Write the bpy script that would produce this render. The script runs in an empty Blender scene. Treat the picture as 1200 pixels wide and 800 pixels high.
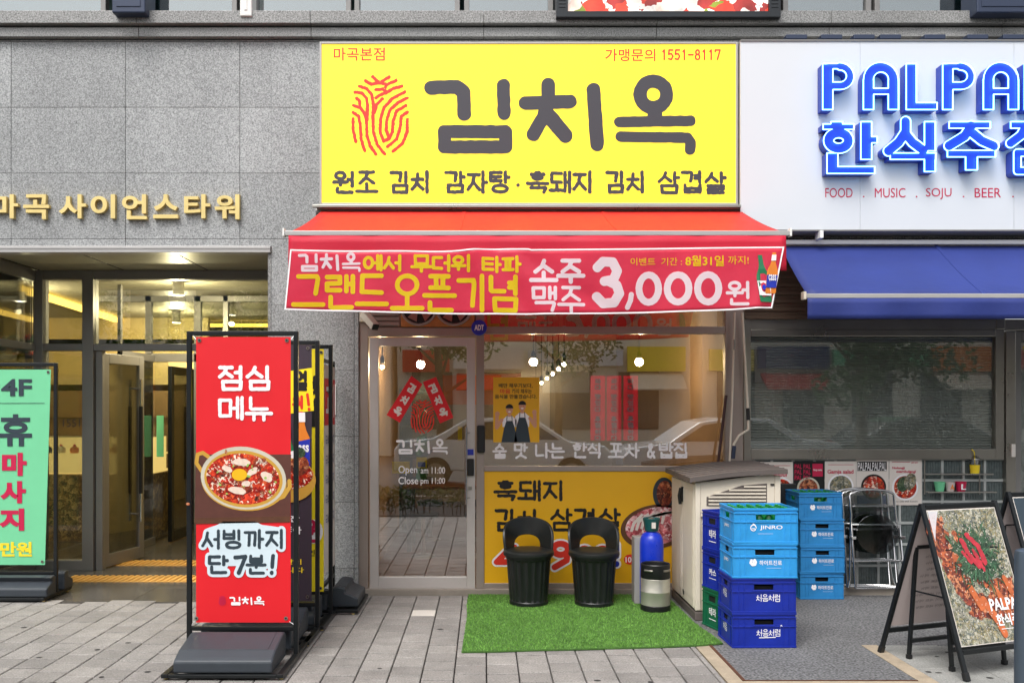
import bpy, math, random
import numpy as np
from mathutils import Vector, Matrix

random.seed(7); np.random.seed(7)
R = math.radians
SC = bpy.context.scene
COL = SC.collection

# ------------------------------------------------------------------ camera, sky, sun, exposure
D, F, CX, CY, H = 7.94, 1060.0, 567.0, 478.0, 1.64      # distance to the facade, focal length etc. in photo pixels
cam = bpy.data.cameras.new('camera')
cam.sensor_width = 36; cam.lens = F / 1200 * 36
cam.shift_x = (600 - CX) / 1200; cam.shift_y = (CY - 400) / 1200
cam.clip_start = .05; cam.clip_end = 500
camo = bpy.data.objects.new('camera', cam); COL.objects.link(camo)
camo.location = (0, -D, H); camo.rotation_euler = (R(90), 0, 0)
SC.camera = camo

world = bpy.data.worlds.new('World'); SC.world = world; world.use_nodes = True
wn = world.node_tree; bg = wn.nodes['Background']
sky = wn.nodes.new('ShaderNodeTexSky'); sky.sky_type = 'NISHITA'; sky.sun_disc = False
SUN_EL, SUN_AZ = R(58), R(205)
sky.sun_elevation = SUN_EL; sky.sun_rotation = SUN_AZ
sky.air_density = 1.0; sky.dust_density = 4.0; sky.ozone_density = 1.0
hs = wn.nodes.new('ShaderNodeHueSaturation'); hs.inputs['Saturation'].default_value = .22
wn.links.new(sky.outputs[0], hs.inputs['Color']); wn.links.new(hs.outputs[0], bg.inputs['Color'])
bg.inputs['Strength'].default_value = .15
sun = bpy.data.lights.new('sun', 'SUN'); sun.energy = 1.35; sun.angle = R(28); sun.color = (1, .97, .93)
suno = bpy.data.objects.new('sun', sun); COL.objects.link(suno)
sd = Vector((math.sin(SUN_AZ) * math.cos(SUN_EL), math.cos(SUN_AZ) * math.cos(SUN_EL), math.sin(SUN_EL)))
suno.rotation_euler = sd.to_track_quat('Z', 'Y').to_euler(); suno.location = (0, -6, 12)
SC.view_settings.view_transform = 'Standard'; SC.view_settings.look = 'None'
SC.view_settings.gamma = 1; SC.view_settings.exposure = .75
SC.render.engine = 'CYCLES'
SC.cycles.max_bounces = 8; SC.cycles.transparent_max_bounces = 16; SC.cycles.use_denoising = True
SC.cycles.sample_clamp_indirect = 6

# ------------------------------------------------------------------ pixel of the photo at a known depth -> metres
def X(px, Y=0.): return (px - CX) * (D + Y) / F
def Z(py, Y=0.): return H - (py - CY) * (D + Y) / F
def fr(Y):                                    # frontal plane at depth Y; w stands out towards the street
    return lambda u, v, w=0.: (X(u, Y), Y - w, Z(v, Y))

# ------------------------------------------------------------------ materials
def lin(c):
    return tuple((v / 255 / 12.92) if v / 255 <= .04045 else ((v / 255 + .055) / 1.055) ** 2.4 for v in c) + (1,)

def mat(name, c, rough=.6, metal=0., var=.0, vscale=6., bump=0., bscale=200., spec=.5, trans=0., emit=None, estr=0., raw=False,
        fleck=0., fscale=300., island=0., coat=0., stain=0., sscale=.9, streak=1.):
    m = bpy.data.materials.new(name); m.use_nodes = True
    nt = m.node_tree; N = nt.nodes; L = nt.links
    p = N['Principled BSDF']
    col = tuple(c) + (1,) if raw else lin(c)
    p.inputs['Base Color'].default_value = col
    p.inputs['Roughness'].default_value = rough; p.inputs['Metallic'].default_value = metal
    p.inputs['Specular IOR Level'].default_value = spec
    p.inputs['Coat Weight'].default_value = coat
    if emit is not None:
        p.inputs['Emission Color'].default_value = lin(emit); p.inputs['Emission Strength'].default_value = estr
    tc = N.new('ShaderNodeTexCoord')
    out = None
    def mulnode(fac_socket, lo, hi, prev):
        mr = N.new('ShaderNodeMapRange'); mr.inputs['From Min'].default_value = .25; mr.inputs['From Max'].default_value = .75
        mr.inputs['To Min'].default_value = lo; mr.inputs['To Max'].default_value = hi
        L.new(fac_socket, mr.inputs['Value'])
        mx = N.new('ShaderNodeMix'); mx.data_type = 'RGBA'; mx.blend_type = 'MULTIPLY'; mx.inputs[0].default_value = 1
        if prev is None: mx.inputs[6].default_value = col
        else: L.new(prev, mx.inputs[6])
        L.new(mr.outputs[0], mx.inputs[7])
        return mx.outputs[2]
    if var:
        n = N.new('ShaderNodeTexNoise'); n.inputs['Scale'].default_value = vscale; n.inputs['Detail'].default_value = 6
        n.inputs['Roughness'].default_value = .65
        L.new(tc.outputs['Object'], n.inputs['Vector']); out = mulnode(n.outputs[0], 1 - var, 1 + var, out)
        mr = N.new('ShaderNodeMapRange'); mr.inputs['To Min'].default_value = max(0, rough - .12); mr.inputs['To Max'].default_value = min(1, rough + .12)
        L.new(n.outputs[0], mr.inputs['Value']); L.new(mr.outputs[0], p.inputs['Roughness'])
    if stain:
        mp = N.new('ShaderNodeMapping'); mp.inputs['Scale'].default_value = (1, 1, streak); L.new(tc.outputs['Object'], mp.inputs['Vector'])
        n = N.new('ShaderNodeTexNoise'); n.inputs['Scale'].default_value = sscale; n.inputs['Detail'].default_value = 8; n.inputs['Roughness'].default_value = .7
        L.new(mp.outputs[0], n.inputs['Vector']); out = mulnode(n.outputs[0], 1 - stain, 1 + stain * .6, out)
    if fleck:
        n = N.new('ShaderNodeTexNoise'); n.inputs['Scale'].default_value = fscale; n.inputs['Detail'].default_value = 2
        L.new(tc.outputs['Object'], n.inputs['Vector']); out = mulnode(n.outputs[0], 1 - fleck, 1 + fleck, out)
    if island:
        g = N.new('ShaderNodeNewGeometry')
        mr = N.new('ShaderNodeMapRange'); mr.inputs['To Min'].default_value = .25; mr.inputs['To Max'].default_value = .75
        L.new(g.outputs['Random Per Island'], mr.inputs['Value']); out = mulnode(mr.outputs[0], 1 - island, 1 + island, out)
    if out is not None: L.new(out, p.inputs['Base Color'])
    if bump:
        n = N.new('ShaderNodeTexNoise'); n.inputs['Scale'].default_value = bscale; n.inputs['Detail'].default_value = 3
        L.new(tc.outputs['Object'], n.inputs['Vector'])
        b = N.new('ShaderNodeBump'); b.inputs['Strength'].default_value = bump; b.inputs['Distance'].default_value = .01
        L.new(n.outputs[0], b.inputs['Height']); L.new(b.outputs[0], p.inputs['Normal'])
    if trans:
        t = N.new('ShaderNodeBsdfTranslucent')
        if out is not None: L.new(out, t.inputs[0])
        else: t.inputs[0].default_value = col
        mx = N.new('ShaderNodeMixShader'); mx.inputs[0].default_value = trans
        L.new(p.outputs[0], mx.inputs[1]); L.new(t.outputs[0], mx.inputs[2]); L.new(mx.outputs[0], N['Material Output'].inputs[0])
    return m

def glass_mat(name, tint=(.86, .9, .88), refl=.1, rough=.0, wob=0.):
    m = bpy.data.materials.new(name); m.use_nodes = True
    nt = m.node_tree; N = nt.nodes; L = nt.links; N.remove(N['Principled BSDF'])
    t = N.new('ShaderNodeBsdfTransparent'); t.inputs[0].default_value = tint + (1,)
    g = N.new('ShaderNodeBsdfGlossy'); g.inputs['Roughness'].default_value = rough
    lw = N.new('ShaderNodeLayerWeight'); lw.inputs[0].default_value = .35
    mr = N.new('ShaderNodeMapRange'); mr.inputs['To Min'].default_value = refl; mr.inputs['To Max'].default_value = .9
    L.new(lw.outputs['Fresnel'], mr.inputs[0])
    if wob:
        tc = N.new('ShaderNodeTexCoord'); n = N.new('ShaderNodeTexNoise'); n.inputs['Scale'].default_value = 1.2
        b = N.new('ShaderNodeBump'); b.inputs['Strength'].default_value = wob; b.inputs['Distance'].default_value = .02
        L.new(tc.outputs['Object'], n.inputs['Vector']); L.new(n.outputs[0], b.inputs['Height']); L.new(b.outputs[0], g.inputs['Normal'])
    mx = N.new('ShaderNodeMixShader'); L.new(mr.outputs[0], mx.inputs[0]); L.new(t.outputs[0], mx.inputs[1]); L.new(g.outputs[0], mx.inputs[2])
    L.new(mx.outputs[0], N['Material Output'].inputs[0])
    return m

def emis(name, c, s):
    m = bpy.data.materials.new(name); m.use_nodes = True
    N = m.node_tree.nodes; N.remove(N['Principled BSDF']); e = N.new('ShaderNodeEmission')
    e.inputs[0].default_value = lin(c); e.inputs[1].default_value = s
    m.node_tree.links.new(e.outputs[0], N['Material Output'].inputs[0]); return m

def food_mat(name, cols, scale=30., emit=0., rough=.4):
    """printed photograph of food: crumpled cells of several colours"""
    m = bpy.data.materials.new(name); m.use_nodes = True
    nt = m.node_tree; N = nt.nodes; L = nt.links; p = N['Principled BSDF']; p.inputs['Roughness'].default_value = rough
    tc = N.new('ShaderNodeTexCoord')
    n = N.new('ShaderNodeTexNoise'); n.inputs['Scale'].default_value = scale * .7; n.inputs['Detail'].default_value = 5
    L.new(tc.outputs['Object'], n.inputs['Vector'])
    ad = N.new('ShaderNodeMix'); ad.data_type = 'RGBA'; ad.blend_type = 'LINEAR_LIGHT'; ad.inputs[0].default_value = .12
    L.new(tc.outputs['Object'], ad.inputs[6]); L.new(n.outputs['Color'], ad.inputs[7])
    v = N.new('ShaderNodeTexVoronoi'); v.inputs['Scale'].default_value = scale; L.new(ad.outputs[2], v.inputs['Vector'])
    sp = N.new('ShaderNodeSeparateColor'); L.new(v.outputs['Color'], sp.inputs[0])
    r = N.new('ShaderNodeValToRGB'); r.color_ramp.interpolation = 'CONSTANT'
    k = len(cols)
    for i, c in enumerate(cols):
        e = r.color_ramp.elements[i] if i < 2 else r.color_ramp.elements.new(i / k)
        e.position = i / k; e.color = lin(c)
    L.new(sp.outputs[0], r.inputs[0])
    mr = N.new('ShaderNodeMapRange'); mr.inputs['From Min'].default_value = .3; mr.inputs['From Max'].default_value = .7
    mr.inputs['To Min'].default_value = .45; mr.inputs['To Max'].default_value = 1.4
    L.new(n.outputs[0], mr.inputs[0])
    mx = N.new('ShaderNodeMix'); mx.data_type = 'RGBA'; mx.blend_type = 'MULTIPLY'; mx.inputs[0].default_value = 1
    L.new(r.outputs[0], mx.inputs[6]); L.new(mr.outputs[0], mx.inputs[7]); L.new(mx.outputs[2], p.inputs['Base Color'])
    if emit:
        L.new(mx.outputs[2], p.inputs['Emission Color']); p.inputs['Emission Strength'].default_value = emit
    return m

def granite(name, dark, light, island=.12, rough=.45):
    m = mat(name, (128, 128, 130), rough, island=island)
    nt = m.node_tree; N = nt.nodes; L = nt.links; p = N['Principled BSDF']
    tc = N.new('ShaderNodeTexCoord')
    n = N.new('ShaderNodeTexNoise'); n.inputs['Scale'].default_value = 84; n.inputs['Detail'].default_value = 5; n.inputs['Roughness'].default_value = .9
    L.new(tc.outputs['Object'], n.inputs['Vector'])
    r = N.new('ShaderNodeValToRGB'); r.color_ramp.elements[0].position = .36; r.color_ramp.elements[1].position = .64
    r.color_ramp.elements[0].color = lin(dark); r.color_ramp.elements[1].color = lin(light)
    L.new(n.outputs[0], r.inputs[0])
    mp = N.new('ShaderNodeMapping'); mp.inputs['Scale'].default_value = (1, 1, .3); L.new(tc.outputs['Object'], mp.inputs['Vector'])
    n2 = N.new('ShaderNodeTexNoise'); n2.inputs['Scale'].default_value = 1.3; n2.inputs['Detail'].default_value = 7; n2.inputs['Roughness'].default_value = .65
    L.new(mp.outputs[0], n2.inputs['Vector'])
    mr = N.new('ShaderNodeMapRange'); mr.inputs['From Min'].default_value = .3; mr.inputs['From Max'].default_value = .7
    mr.inputs['To Min'].default_value = .8; mr.inputs['To Max'].default_value = 1.1
    L.new(n2.outputs[0], mr.inputs[0])
    a = N.new('ShaderNodeMix'); a.data_type = 'RGBA'; a.blend_type = 'MULTIPLY'; a.inputs[0].default_value = 1
    L.new(r.outputs[0], a.inputs[6]); L.new(mr.outputs[0], a.inputs[7])
    src = p.inputs['Base Color'].links[0].from_node      # island multiply node
    L.new(a.outputs[2], src.inputs[6])
    return m

M = {}
M['granite'] = granite('granite', (76, 77, 78), (194, 196, 196), .10)
M['granite_dark'] = granite('granite_dark', (52, 52, 52), (180, 180, 178), .05)
M['joint'] = mat('joint', (92, 84, 76), .9)
M['paver'] = mat('paver', (136, 132, 128), .85, var=.16, vscale=7, bump=.3, bscale=90, fleck=.34, fscale=95, island=.12, stain=.26, sscale=1.1)
M['paver_gap'] = mat('paver_gap', (45, 43, 41), .95)
M['paver_white'] = mat('paver_white', (196, 190, 182), .8, var=.06, fleck=.1)
M['slab'] = mat('slab', (142, 142, 138), .85, var=.18, vscale=5, fleck=.3, fscale=95, bump=.2, bscale=110, island=.05, stain=.2)
M['coil'] = mat('coil', (100, 100, 101), .9, fleck=.85, fscale=62, bump=.9, bscale=62, var=.1, vscale=3, stain=.15)
M['kerbstone'] = mat('kerbstone', (158, 144, 124), .9, var=.2, vscale=12, fleck=.2)
M['rust'] = mat('rust', (92, 58, 40), .8, .3, var=.3, vscale=20)
M['lobby_floor'] = mat('lobby_floor', (86, 82, 76), .22, var=.14, vscale=5, fleck=.25, fscale=160, island=.06)
M['tactile'] = mat('tactile', (204, 156, 78), .6, var=.12, stain=.25, sscale=4)
M['concrete'] = mat('concrete', (138, 130, 120), .9, var=.15, vscale=8, fleck=.12)
M['asphalt'] = mat('asphalt', (62, 62, 63), .95, var=.15, fleck=.3)
M['alu'] = mat('alu', (128, 126, 124), .42, .35, var=.05, vscale=3)
M['alu_light'] = mat('alu_light', (170, 168, 166), .45, .25, var=.05, vscale=3)
M['alu_shop'] = mat('alu_shop', (158, 146, 138), .4, .3, var=.05, vscale=4)
M['steel'] = mat('steel', (168, 164, 156), .3, .9, var=.10, vscale=2.5)
M['chrome'] = mat('chrome', (205, 205, 205), .15, 1.)
M['black'] = mat('black', (20, 21, 22), .45, var=.1, vscale=10)
M['black_metal'] = mat('black_metal', (26, 29, 31), .4, .3, var=.08)
M['black_matte'] = mat('black_matte', (16, 16, 17), .7)
M['base_plastic'] = mat('base_plastic', (50, 56, 63), .5, var=.12, vscale=14, bump=.1, bscale=300)
M['tub_plastic'] = mat('tub_plastic', (26, 29, 28), .42, var=.2, vscale=9, stain=.4, sscale=5)
M['gold'] = mat('gold', (230, 206, 138), .38, .6, var=.06)
M['yellow_sign'] = mat('yellow_sign', (252, 226, 42), .35, var=.03, vscale=1, emit=(255, 230, 56), estr=.36)
M['yellow_print'] = mat('yellow_print', (235, 178, 20), .45, var=.03, vscale=2)
M['yellow_flag'] = mat('yellow_flag', (246, 220, 20), .6)
M['grey_ink'] = mat('grey_ink', (60, 59, 66), .5)
M['dark_ink'] = mat('dark_ink', (22, 20, 20), .5)
M['slate_ink'] = mat('slate_ink', (44, 58, 68), .5)
M['red_ink'] = mat('red_ink', (222, 52, 36), .5)
M['crimson_ink'] = mat('crimson_ink', (190, 20, 70), .5)
M['white_ink'] = mat('white_ink', (240, 238, 240), .5)
M['lilac_ink'] = mat('lilac_ink', (246, 244, 250), .5, trans=.45)
M['banner_yellow'] = mat('banner_yellow', (242, 226, 24), .55, trans=.48)
M['yellow_ink'] = mat('yellow_ink', (244, 214, 40), .5)
M['blue_ink'] = mat('blue_ink', (30, 50, 170), .5)
M['green_ink'] = mat('green_ink', (20, 110, 70), .5)
M['white_panel'] = mat('white_panel', (208, 212, 217), .4, var=.025, vscale=.8)
M['white_paint'] = mat('white_paint', (225, 224, 220), .5, var=.04)
M['valance_red'] = mat('valance_red', (214, 30, 62), .6, var=.05, vscale=3, bump=.08, bscale=400, trans=.3)
M['awning_red'] = mat('awning_red', (226, 44, 34), .6, var=.05, vscale=3, bump=.4, bscale=7, trans=.22, stain=.12)
M['banner_red'] = mat('banner_red', (236, 68, 98), .4, var=.04, vscale=3, trans=.5, bump=.6, bscale=8)
M['flag_red'] = mat('flag_red', (216, 16, 30), .55, var=.03, vscale=3)
M['awning_blue'] = mat('awning_blue', (38, 54, 126), .65, var=.1, vscale=2, bump=.5, bscale=7, trans=.15, stain=.14, streak=.5)
M['flag_green'] = mat('flag_green', (112, 200, 150), .6, var=.04)
M['flag_dark'] = mat('flag_dark', (52, 40, 52), .6)
M['letter_blue'] = mat('letter_blue', (0, 62, 196), .35)
M['letter_return'] = mat('letter_return', (34, 64, 168), .4, .05)
M['neon'] = emis('neon', (128, 196, 255), 4.2)
M['glass'] = glass_mat('glass', (.88, .89, .88), .27, wob=.02)
M['glass_door'] = glass_mat('glass_door', (.88, .89, .88), .28, wob=.02)
M['glass_lobby'] = glass_mat('glass_lobby', (.86, .87, .82), .12, wob=.03)
M['glass_dark'] = glass_mat('glass_dark', (.92, .93, .92), .075, wob=.03)
M['glass_upper'] = glass_mat('glass_upper', (.55, .68, .68), .26, wob=.05)
M['shutter'] = mat('shutter', (204, 207, 203), .5, .1, var=.08)
M['brown_slat'] = mat('brown_slat', (84, 66, 52), .6)
M['wood_fan'] = mat('wood_fan', (176, 112, 58), .6, var=.25, vscale=14)
M['cream'] = mat('cream', (216, 206, 188), .55, var=.04, vscale=4, stain=.12, sscale=2.5, streak=.4)
M['shed_lid'] = mat('shed_lid', (92, 84, 80), .6, var=.08, vscale=7, bump=.1, bscale=80)
M['crate_sky'] = mat('crate_sky', (44, 148, 214), .42, var=.08, vscale=9, stain=.14, sscale=6)
M['crate_mid'] = mat('crate_mid', (40, 128, 190), .45, var=.08, vscale=9, stain=.16, sscale=6)
M['crate_navy'] = mat('crate_navy', (14, 40, 150), .42, var=.1, vscale=9, stain=.2, sscale=6)
M['crate_green'] = mat('crate_green', (10, 96, 64), .45, var=.06, vscale=6)
M['bottle'] = mat('bottle', (8, 110, 48), .12, spec=.6)
M['cap'] = mat('cap', (40, 150, 70), .35, .4)
M['turf'] = mat('turf', (66, 104, 40), .9, var=.2, vscale=10, fleck=.35, fscale=160, bump=.5, bscale=160)
M['blade'] = mat('blade', (104, 152, 62), .75, island=.4, stain=.3, sscale=3.5)
M['gas_blue'] = mat('gas_blue', (18, 52, 190), .3, var=.05, spec=.6)
M['gas_green'] = mat('gas_green', (16, 78, 78), .45)
M['grey_box'] = mat('grey_box', (150, 148, 146), .6)
M['smoke_plastic'] = glass_mat('smoke_plastic', (.5, .53, .54), .08, .1)
M['clear_plastic'] = glass_mat('clear_plastic', (.93, .94, .95), .10, .08)
M['glass_block'] = mat('glass_block', (96, 106, 106), .15, var=.3, vscale=30, spec=.8)
M['mortar'] = mat('mortar', (176, 180, 178), .7, var=.1)
M['paper'] = mat('paper', (222, 214, 206), .6, var=.02)
M['paper_pink'] = mat('paper_pink', (206, 192, 190), .5, var=.03)
M['paper_blue'] = mat('paper_blue', (96, 106, 146), .5)
M['led_frame'] = mat('led_frame', (34, 38, 42), .4, .3)
M['navy_box'] = mat('navy_box', (46, 56, 78), .4, .2, var=.05)
M['bollard'] = mat('bollard', (74, 86, 98), .4, .4, var=.06)
M['soffit'] = mat('soffit', (150, 146, 128), .5, .1, var=.03)
M['beige'] = mat('beige', (186, 168, 116), .6, var=.08, stain=.1)
M['beige_dark'] = mat('beige_dark', (120, 96, 62), .6, var=.1)
M['cove'] = emis('cove', (255, 208, 96), 3.2)
M['lamp_white'] = emis('lamp_white', (255, 244, 224), 14.)
M['bulb'] = emis('bulb', (255, 222, 170), 330.)
M['shelf_glow'] = emis('shelf_glow', (255, 216, 130), .9)
M['room'] = mat('room', (158, 128, 98), .8, var=.15, vscale=2, stain=.2)
M['room_dark'] = mat('room_dark', (54, 40, 32), .7, var=.2, vscale=3)
M['room_pale'] = mat('room_pale', (196, 182, 158), .7, var=.1, vscale=2, stain=.15)
M['wood'] = mat('wood', (96, 62, 38), .5, var=.2, vscale=8)
M['skin'] = mat('skin', (214, 156, 124), .6)
M['hair'] = mat('hair', (28, 24, 24), .6)
M['leaf'] = mat('leaf', (58, 92, 36), .6, island=.45, trans=.3)
M['hedge_leaf'] = mat('hedge_leaf', (50, 78, 34), .6, island=.4, trans=.2)
M['bark'] = mat('bark', (84, 68, 54), .9, var=.2)
M['car_white'] = mat('car_white', (220, 222, 224), .2, coat=.6)
M['car_dark'] = mat('car_dark', (50, 54, 60), .2, .2, coat=.6)
M['tyre'] = mat('tyre', (24, 24, 25), .8)
M['car_glass'] = mat('car_glass', (18, 22, 26), .05, spec=.8)
M['facade_pale'] = mat('facade_pale', (226, 220, 204), .7, var=.06, vscale=.4)
M['facade_win'] = mat('facade_win', (60, 70, 76), .1, spec=.8)
M['orange_sign'] = mat('orange_sign', (224, 128, 40), .5)
M['stew'] = food_mat('stew', [(150, 20, 12), (196, 44, 22), (120, 16, 12), (214, 84, 40), (236, 214, 196), (172, 30, 16), (140, 60, 34), (206, 60, 34)], 34)
M['meat'] = food_mat('meat', [(206, 120, 124), (236, 208, 206), (186, 84, 92), (226, 170, 170), (160, 60, 70)], 22)
M['rice'] = food_mat('rice', [(160, 156, 138), (128, 128, 104), (182, 178, 164), (72, 80, 70), (150, 136, 92), (98, 104, 98)], 42)
M['chicken'] = food_mat('chicken', [(140, 66, 42), (176, 92, 54), (96, 42, 32), (196, 130, 92), (128, 52, 38), (72, 32, 28)], 30)
M['herbs'] = food_mat('herbs', [(36, 64, 46), (54, 84, 60), (22, 40, 30), (90, 108, 78)], 60)
M['carrot'] = mat('carrot', (190, 98, 52), .4, var=.35, vscale=24)
M['chilli'] = mat('chilli', (176, 44, 56), .4, var=.4, vscale=26)
M['screen_food'] = food_mat('screen_food', [(206, 60, 40), (236, 210, 196), (240, 232, 226), (150, 44, 40), (232, 224, 216), (236, 228, 220), (120, 130, 40)], 8, emit=.35)
M['board_brown'] = mat('board_brown', (84, 44, 34), .6, var=.2, vscale=15)
M['dish_rim'] = mat('dish_rim', (198, 192, 174), .5, var=.1, vscale=12)
M['dish_gold'] = mat('dish_gold', (196, 150, 56), .5)

# ------------------------------------------------------------------ things, parts
BASE = {}
def props(o, label=None, cat=None, group=None, kind=None):
    if label: o['label'] = label
    if cat: o['category'] = cat
    if group: o['group'] = group
    if kind: o['kind'] = kind
    return o

def thing(name, label, cat, loc=(0, 0, 0), group=None, rz=0.):
    o = bpy.data.objects.new(name, None); COL.objects.link(o); o.empty_display_size = .1
    o.location = loc; o.rotation_euler = (0, 0, rz); BASE[o.name] = Vector(loc)
    return props(o, label, cat, group)

class MB:
    """collects faces; build() links ONE mesh object"""
    def __init__(s): s.v, s.f = [], []
    def add(s, vs, fs):
        k = len(s.v); s.v += [tuple(v) for v in vs]; s.f += [tuple(i + k for i in f) for f in fs]; return s
    def box(s, x0, x1, y0, y1, z0, z1, mx=None):
        vs = [Vector((x, y, z)) for z in (z0, z1) for y in (y0, y1) for x in (x0, x1)]
        if mx is not None: vs = [mx @ v for v in vs]
        return s.add(vs, [(0, 2, 3, 1), (4, 5, 7, 6), (0, 1, 5, 4), (2, 6, 7, 3), (0, 4, 6, 2), (1, 3, 7, 5)])
    def bar(s, a, b, w, t, up=(0, 0, 1)):
        a, b = Vector(a), Vector(b); d = (b - a).normalized(); u = Vector(up)
        if abs(d.dot(u)) > .98: u = Vector((0, 1, 0))
        e = d.cross(u).normalized() * w / 2; g = e.cross(d).normalized() * t / 2
        vs = [p + i * e + j * g for p in (a, b) for i, j in ((-1, -1), (1, -1), (1, 1), (-1, 1))]
        return s.add(vs, [(0, 3, 2, 1), (4, 5, 6, 7)] + [(k, (k + 1) % 4, 4 + (k + 1) % 4, 4 + k) for k in range(4)])
    def tube(s, pts, r, n=10, closed=False):
        pts = [Vector(p) for p in pts]; m = len(pts); rings = []
        ref = None
        for i, p in enumerate(pts):
            if closed: d = (pts[(i + 1) % m] - pts[i - 1]).normalized()
            else: d = (pts[min(i + 1, m - 1)] - pts[max(i - 1, 0)]).normalized()
            if ref is None:
                ref = d.orthogonal().normalized()
            ref = (ref - ref.dot(d) * d).normalized(); q = d.cross(ref)
            rr = r[i] if isinstance(r, (list, tuple)) else r
            rings.append([p + rr * (math.cos(2 * math.pi * k / n) * ref + math.sin(2 * math.pi * k / n) * q) for k in range(n)])
        vs = [v for g in rings for v in g]; fs = []
        for i in range(m if closed else m - 1):
            j = (i + 1) % m
            fs += [(i * n + k, i * n + (k + 1) % n, j * n + (k + 1) % n, j * n + k) for k in range(n)]
        if not closed: fs += [tuple(range(n - 1, -1, -1)), tuple((m - 1) * n + k for k in range(n))]
        return s.add(vs, fs)
    def lathe(s, prof, c=(0, 0, 0), n=28, sx=1., sy=1.):
        vs = []; fs = []; m = len(prof)
        for r, z in prof:
            vs += [(c[0] + sx * r * math.cos(2 * math.pi * k / n), c[1] + sy * r * math.sin(2 * math.pi * k / n), c[2] + z) for k in range(n)]
        for i in range(m - 1):
            fs += [(i * n + k, i * n + (k + 1) % n, (i + 1) * n + (k + 1) % n, (i + 1) * n + k) for k in range(n)]
        fs += [tuple(range(n - 1, -1, -1)), tuple((m - 1) * n + k for k in range(n))]
        return s.add(vs, fs)
    def sphere(s, c, r, n=12, sx=1, sy=1, sz=1):
        return s.lathe([(max(1e-4, r * math.sin(math.pi * i / n)), -r * sz * math.cos(math.pi * i / n)) for i in range(n + 1)], c, n * 2, sx, sy)
    def prism(s, poly, fmap, w0, w1):
        """2-D outline extruded between w0 and w1 along the map's third axis"""
        n = len(poly); vs = [fmap(u, v, w0) for u, v in poly] + [fmap(u, v, w1) for u, v in poly]
        return s.add(vs, [tuple(range(n)), tuple(range(2 * n - 1, n - 1, -1))] + [(k, n + k, n + (k + 1) % n, (k + 1) % n) for k in range(n)])
    def flat(s, poly, fmap, w=.002):
        return s.add([fmap(u, v, w) for u, v in poly], [tuple(range(len(poly)))])
    def build(s, name, material, parent=None, bevel=0., smooth=None, local=False, label=None, kind=None):
        me = bpy.data.meshes.new(name); off = Vector((0, 0, 0))
        if parent is not None and not local:
            off = BASE[parent.name]
        elif parent is None and not local:
            a = np.array(s.v); off = Vector(((a[:, 0].min() + a[:, 0].max()) / 2, (a[:, 1].min() + a[:, 1].max()) / 2, a[:, 2].min()))
        vv = np.array(s.v, dtype=float) - np.array(off)
        me.from_pydata(vv.tolist(), [], s.f); me.validate(); me.update()
        me.materials.append(material)
        o = bpy.data.objects.new(name, me); COL.objects.link(o)
        if parent is not None:
            o.parent = parent
            BASE[o.name] = off
        else:
            o.location = off; BASE[o.name] = off
        if bevel:
            b = o.modifiers.new('bevel', 'BEVEL'); b.width = bevel; b.segments = 2; b.limit_method = 'ANGLE'; b.angle_limit = R(40)
            b.harden_normals = False
        if smooth is not None:
            me.set_sharp_from_angle(angle=R(smooth)); me.shade_smooth() if smooth >= 180 else None
            for p in me.polygons: p.use_smooth = True
        return props(o, label, None, None, kind)

def solo(mb, name, material, label, cat, group=None, **k):
    return props(mb.build(name, material, None, **k), label, cat, group)
def struct(mb, name, material, **k):
    return props(mb.build(name, material, None, **k), kind='structure')

def copy_tree(o, parent=None):
    c = o.copy(); COL.objects.link(c); c.parent = parent
    for ch in list(o.children): copy_tree(ch, c)
    return c

def ell(cx, cy, rx, ry, n=36, rot=0., a0=0., a1=360.):
    out = []
    for k in range(n):
        a = R(a0 + (a1 - a0) * k / (n if a1 - a0 >= 360 else n - 1)); x, y = rx * math.cos(a), ry * math.sin(a)
        out.append((cx + x * math.cos(rot) - y * math.sin(rot), cy + x * math.sin(rot) + y * math.cos(rot)))
    return out
def rect(u0, v0, u1, v1): return [(u0, v0), (u1, v0), (u1, v1), (u0, v1)]

# ------------------------------------------------------------------ lettering: strokes -> distance field -> outline mesh
def noise2(shape, step):
    ny, nx = shape; gy, gx = int(ny / step) + 3, int(nx / step) + 3
    g = np.random.rand(gy, gx) * 2 - 1
    yy = np.arange(ny) / step; xx = np.arange(nx) / step
    y0 = yy.astype(int); x0 = xx.astype(int); fy = (yy - y0)[:, None]; fx = (xx - x0)[None]
    fy = fy * fy * (3 - 2 * fy); fx = fx * fx * (3 - 2 * fx)
    a = g[y0][:, x0]; b = g[y0][:, x0 + 1]; c = g[y0 + 1][:, x0]; d = g[y0 + 1][:, x0 + 1]
    return (a * (1 - fx) + b * fx) * (1 - fy) + (c * (1 - fx) + d * fx) * fy

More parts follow.
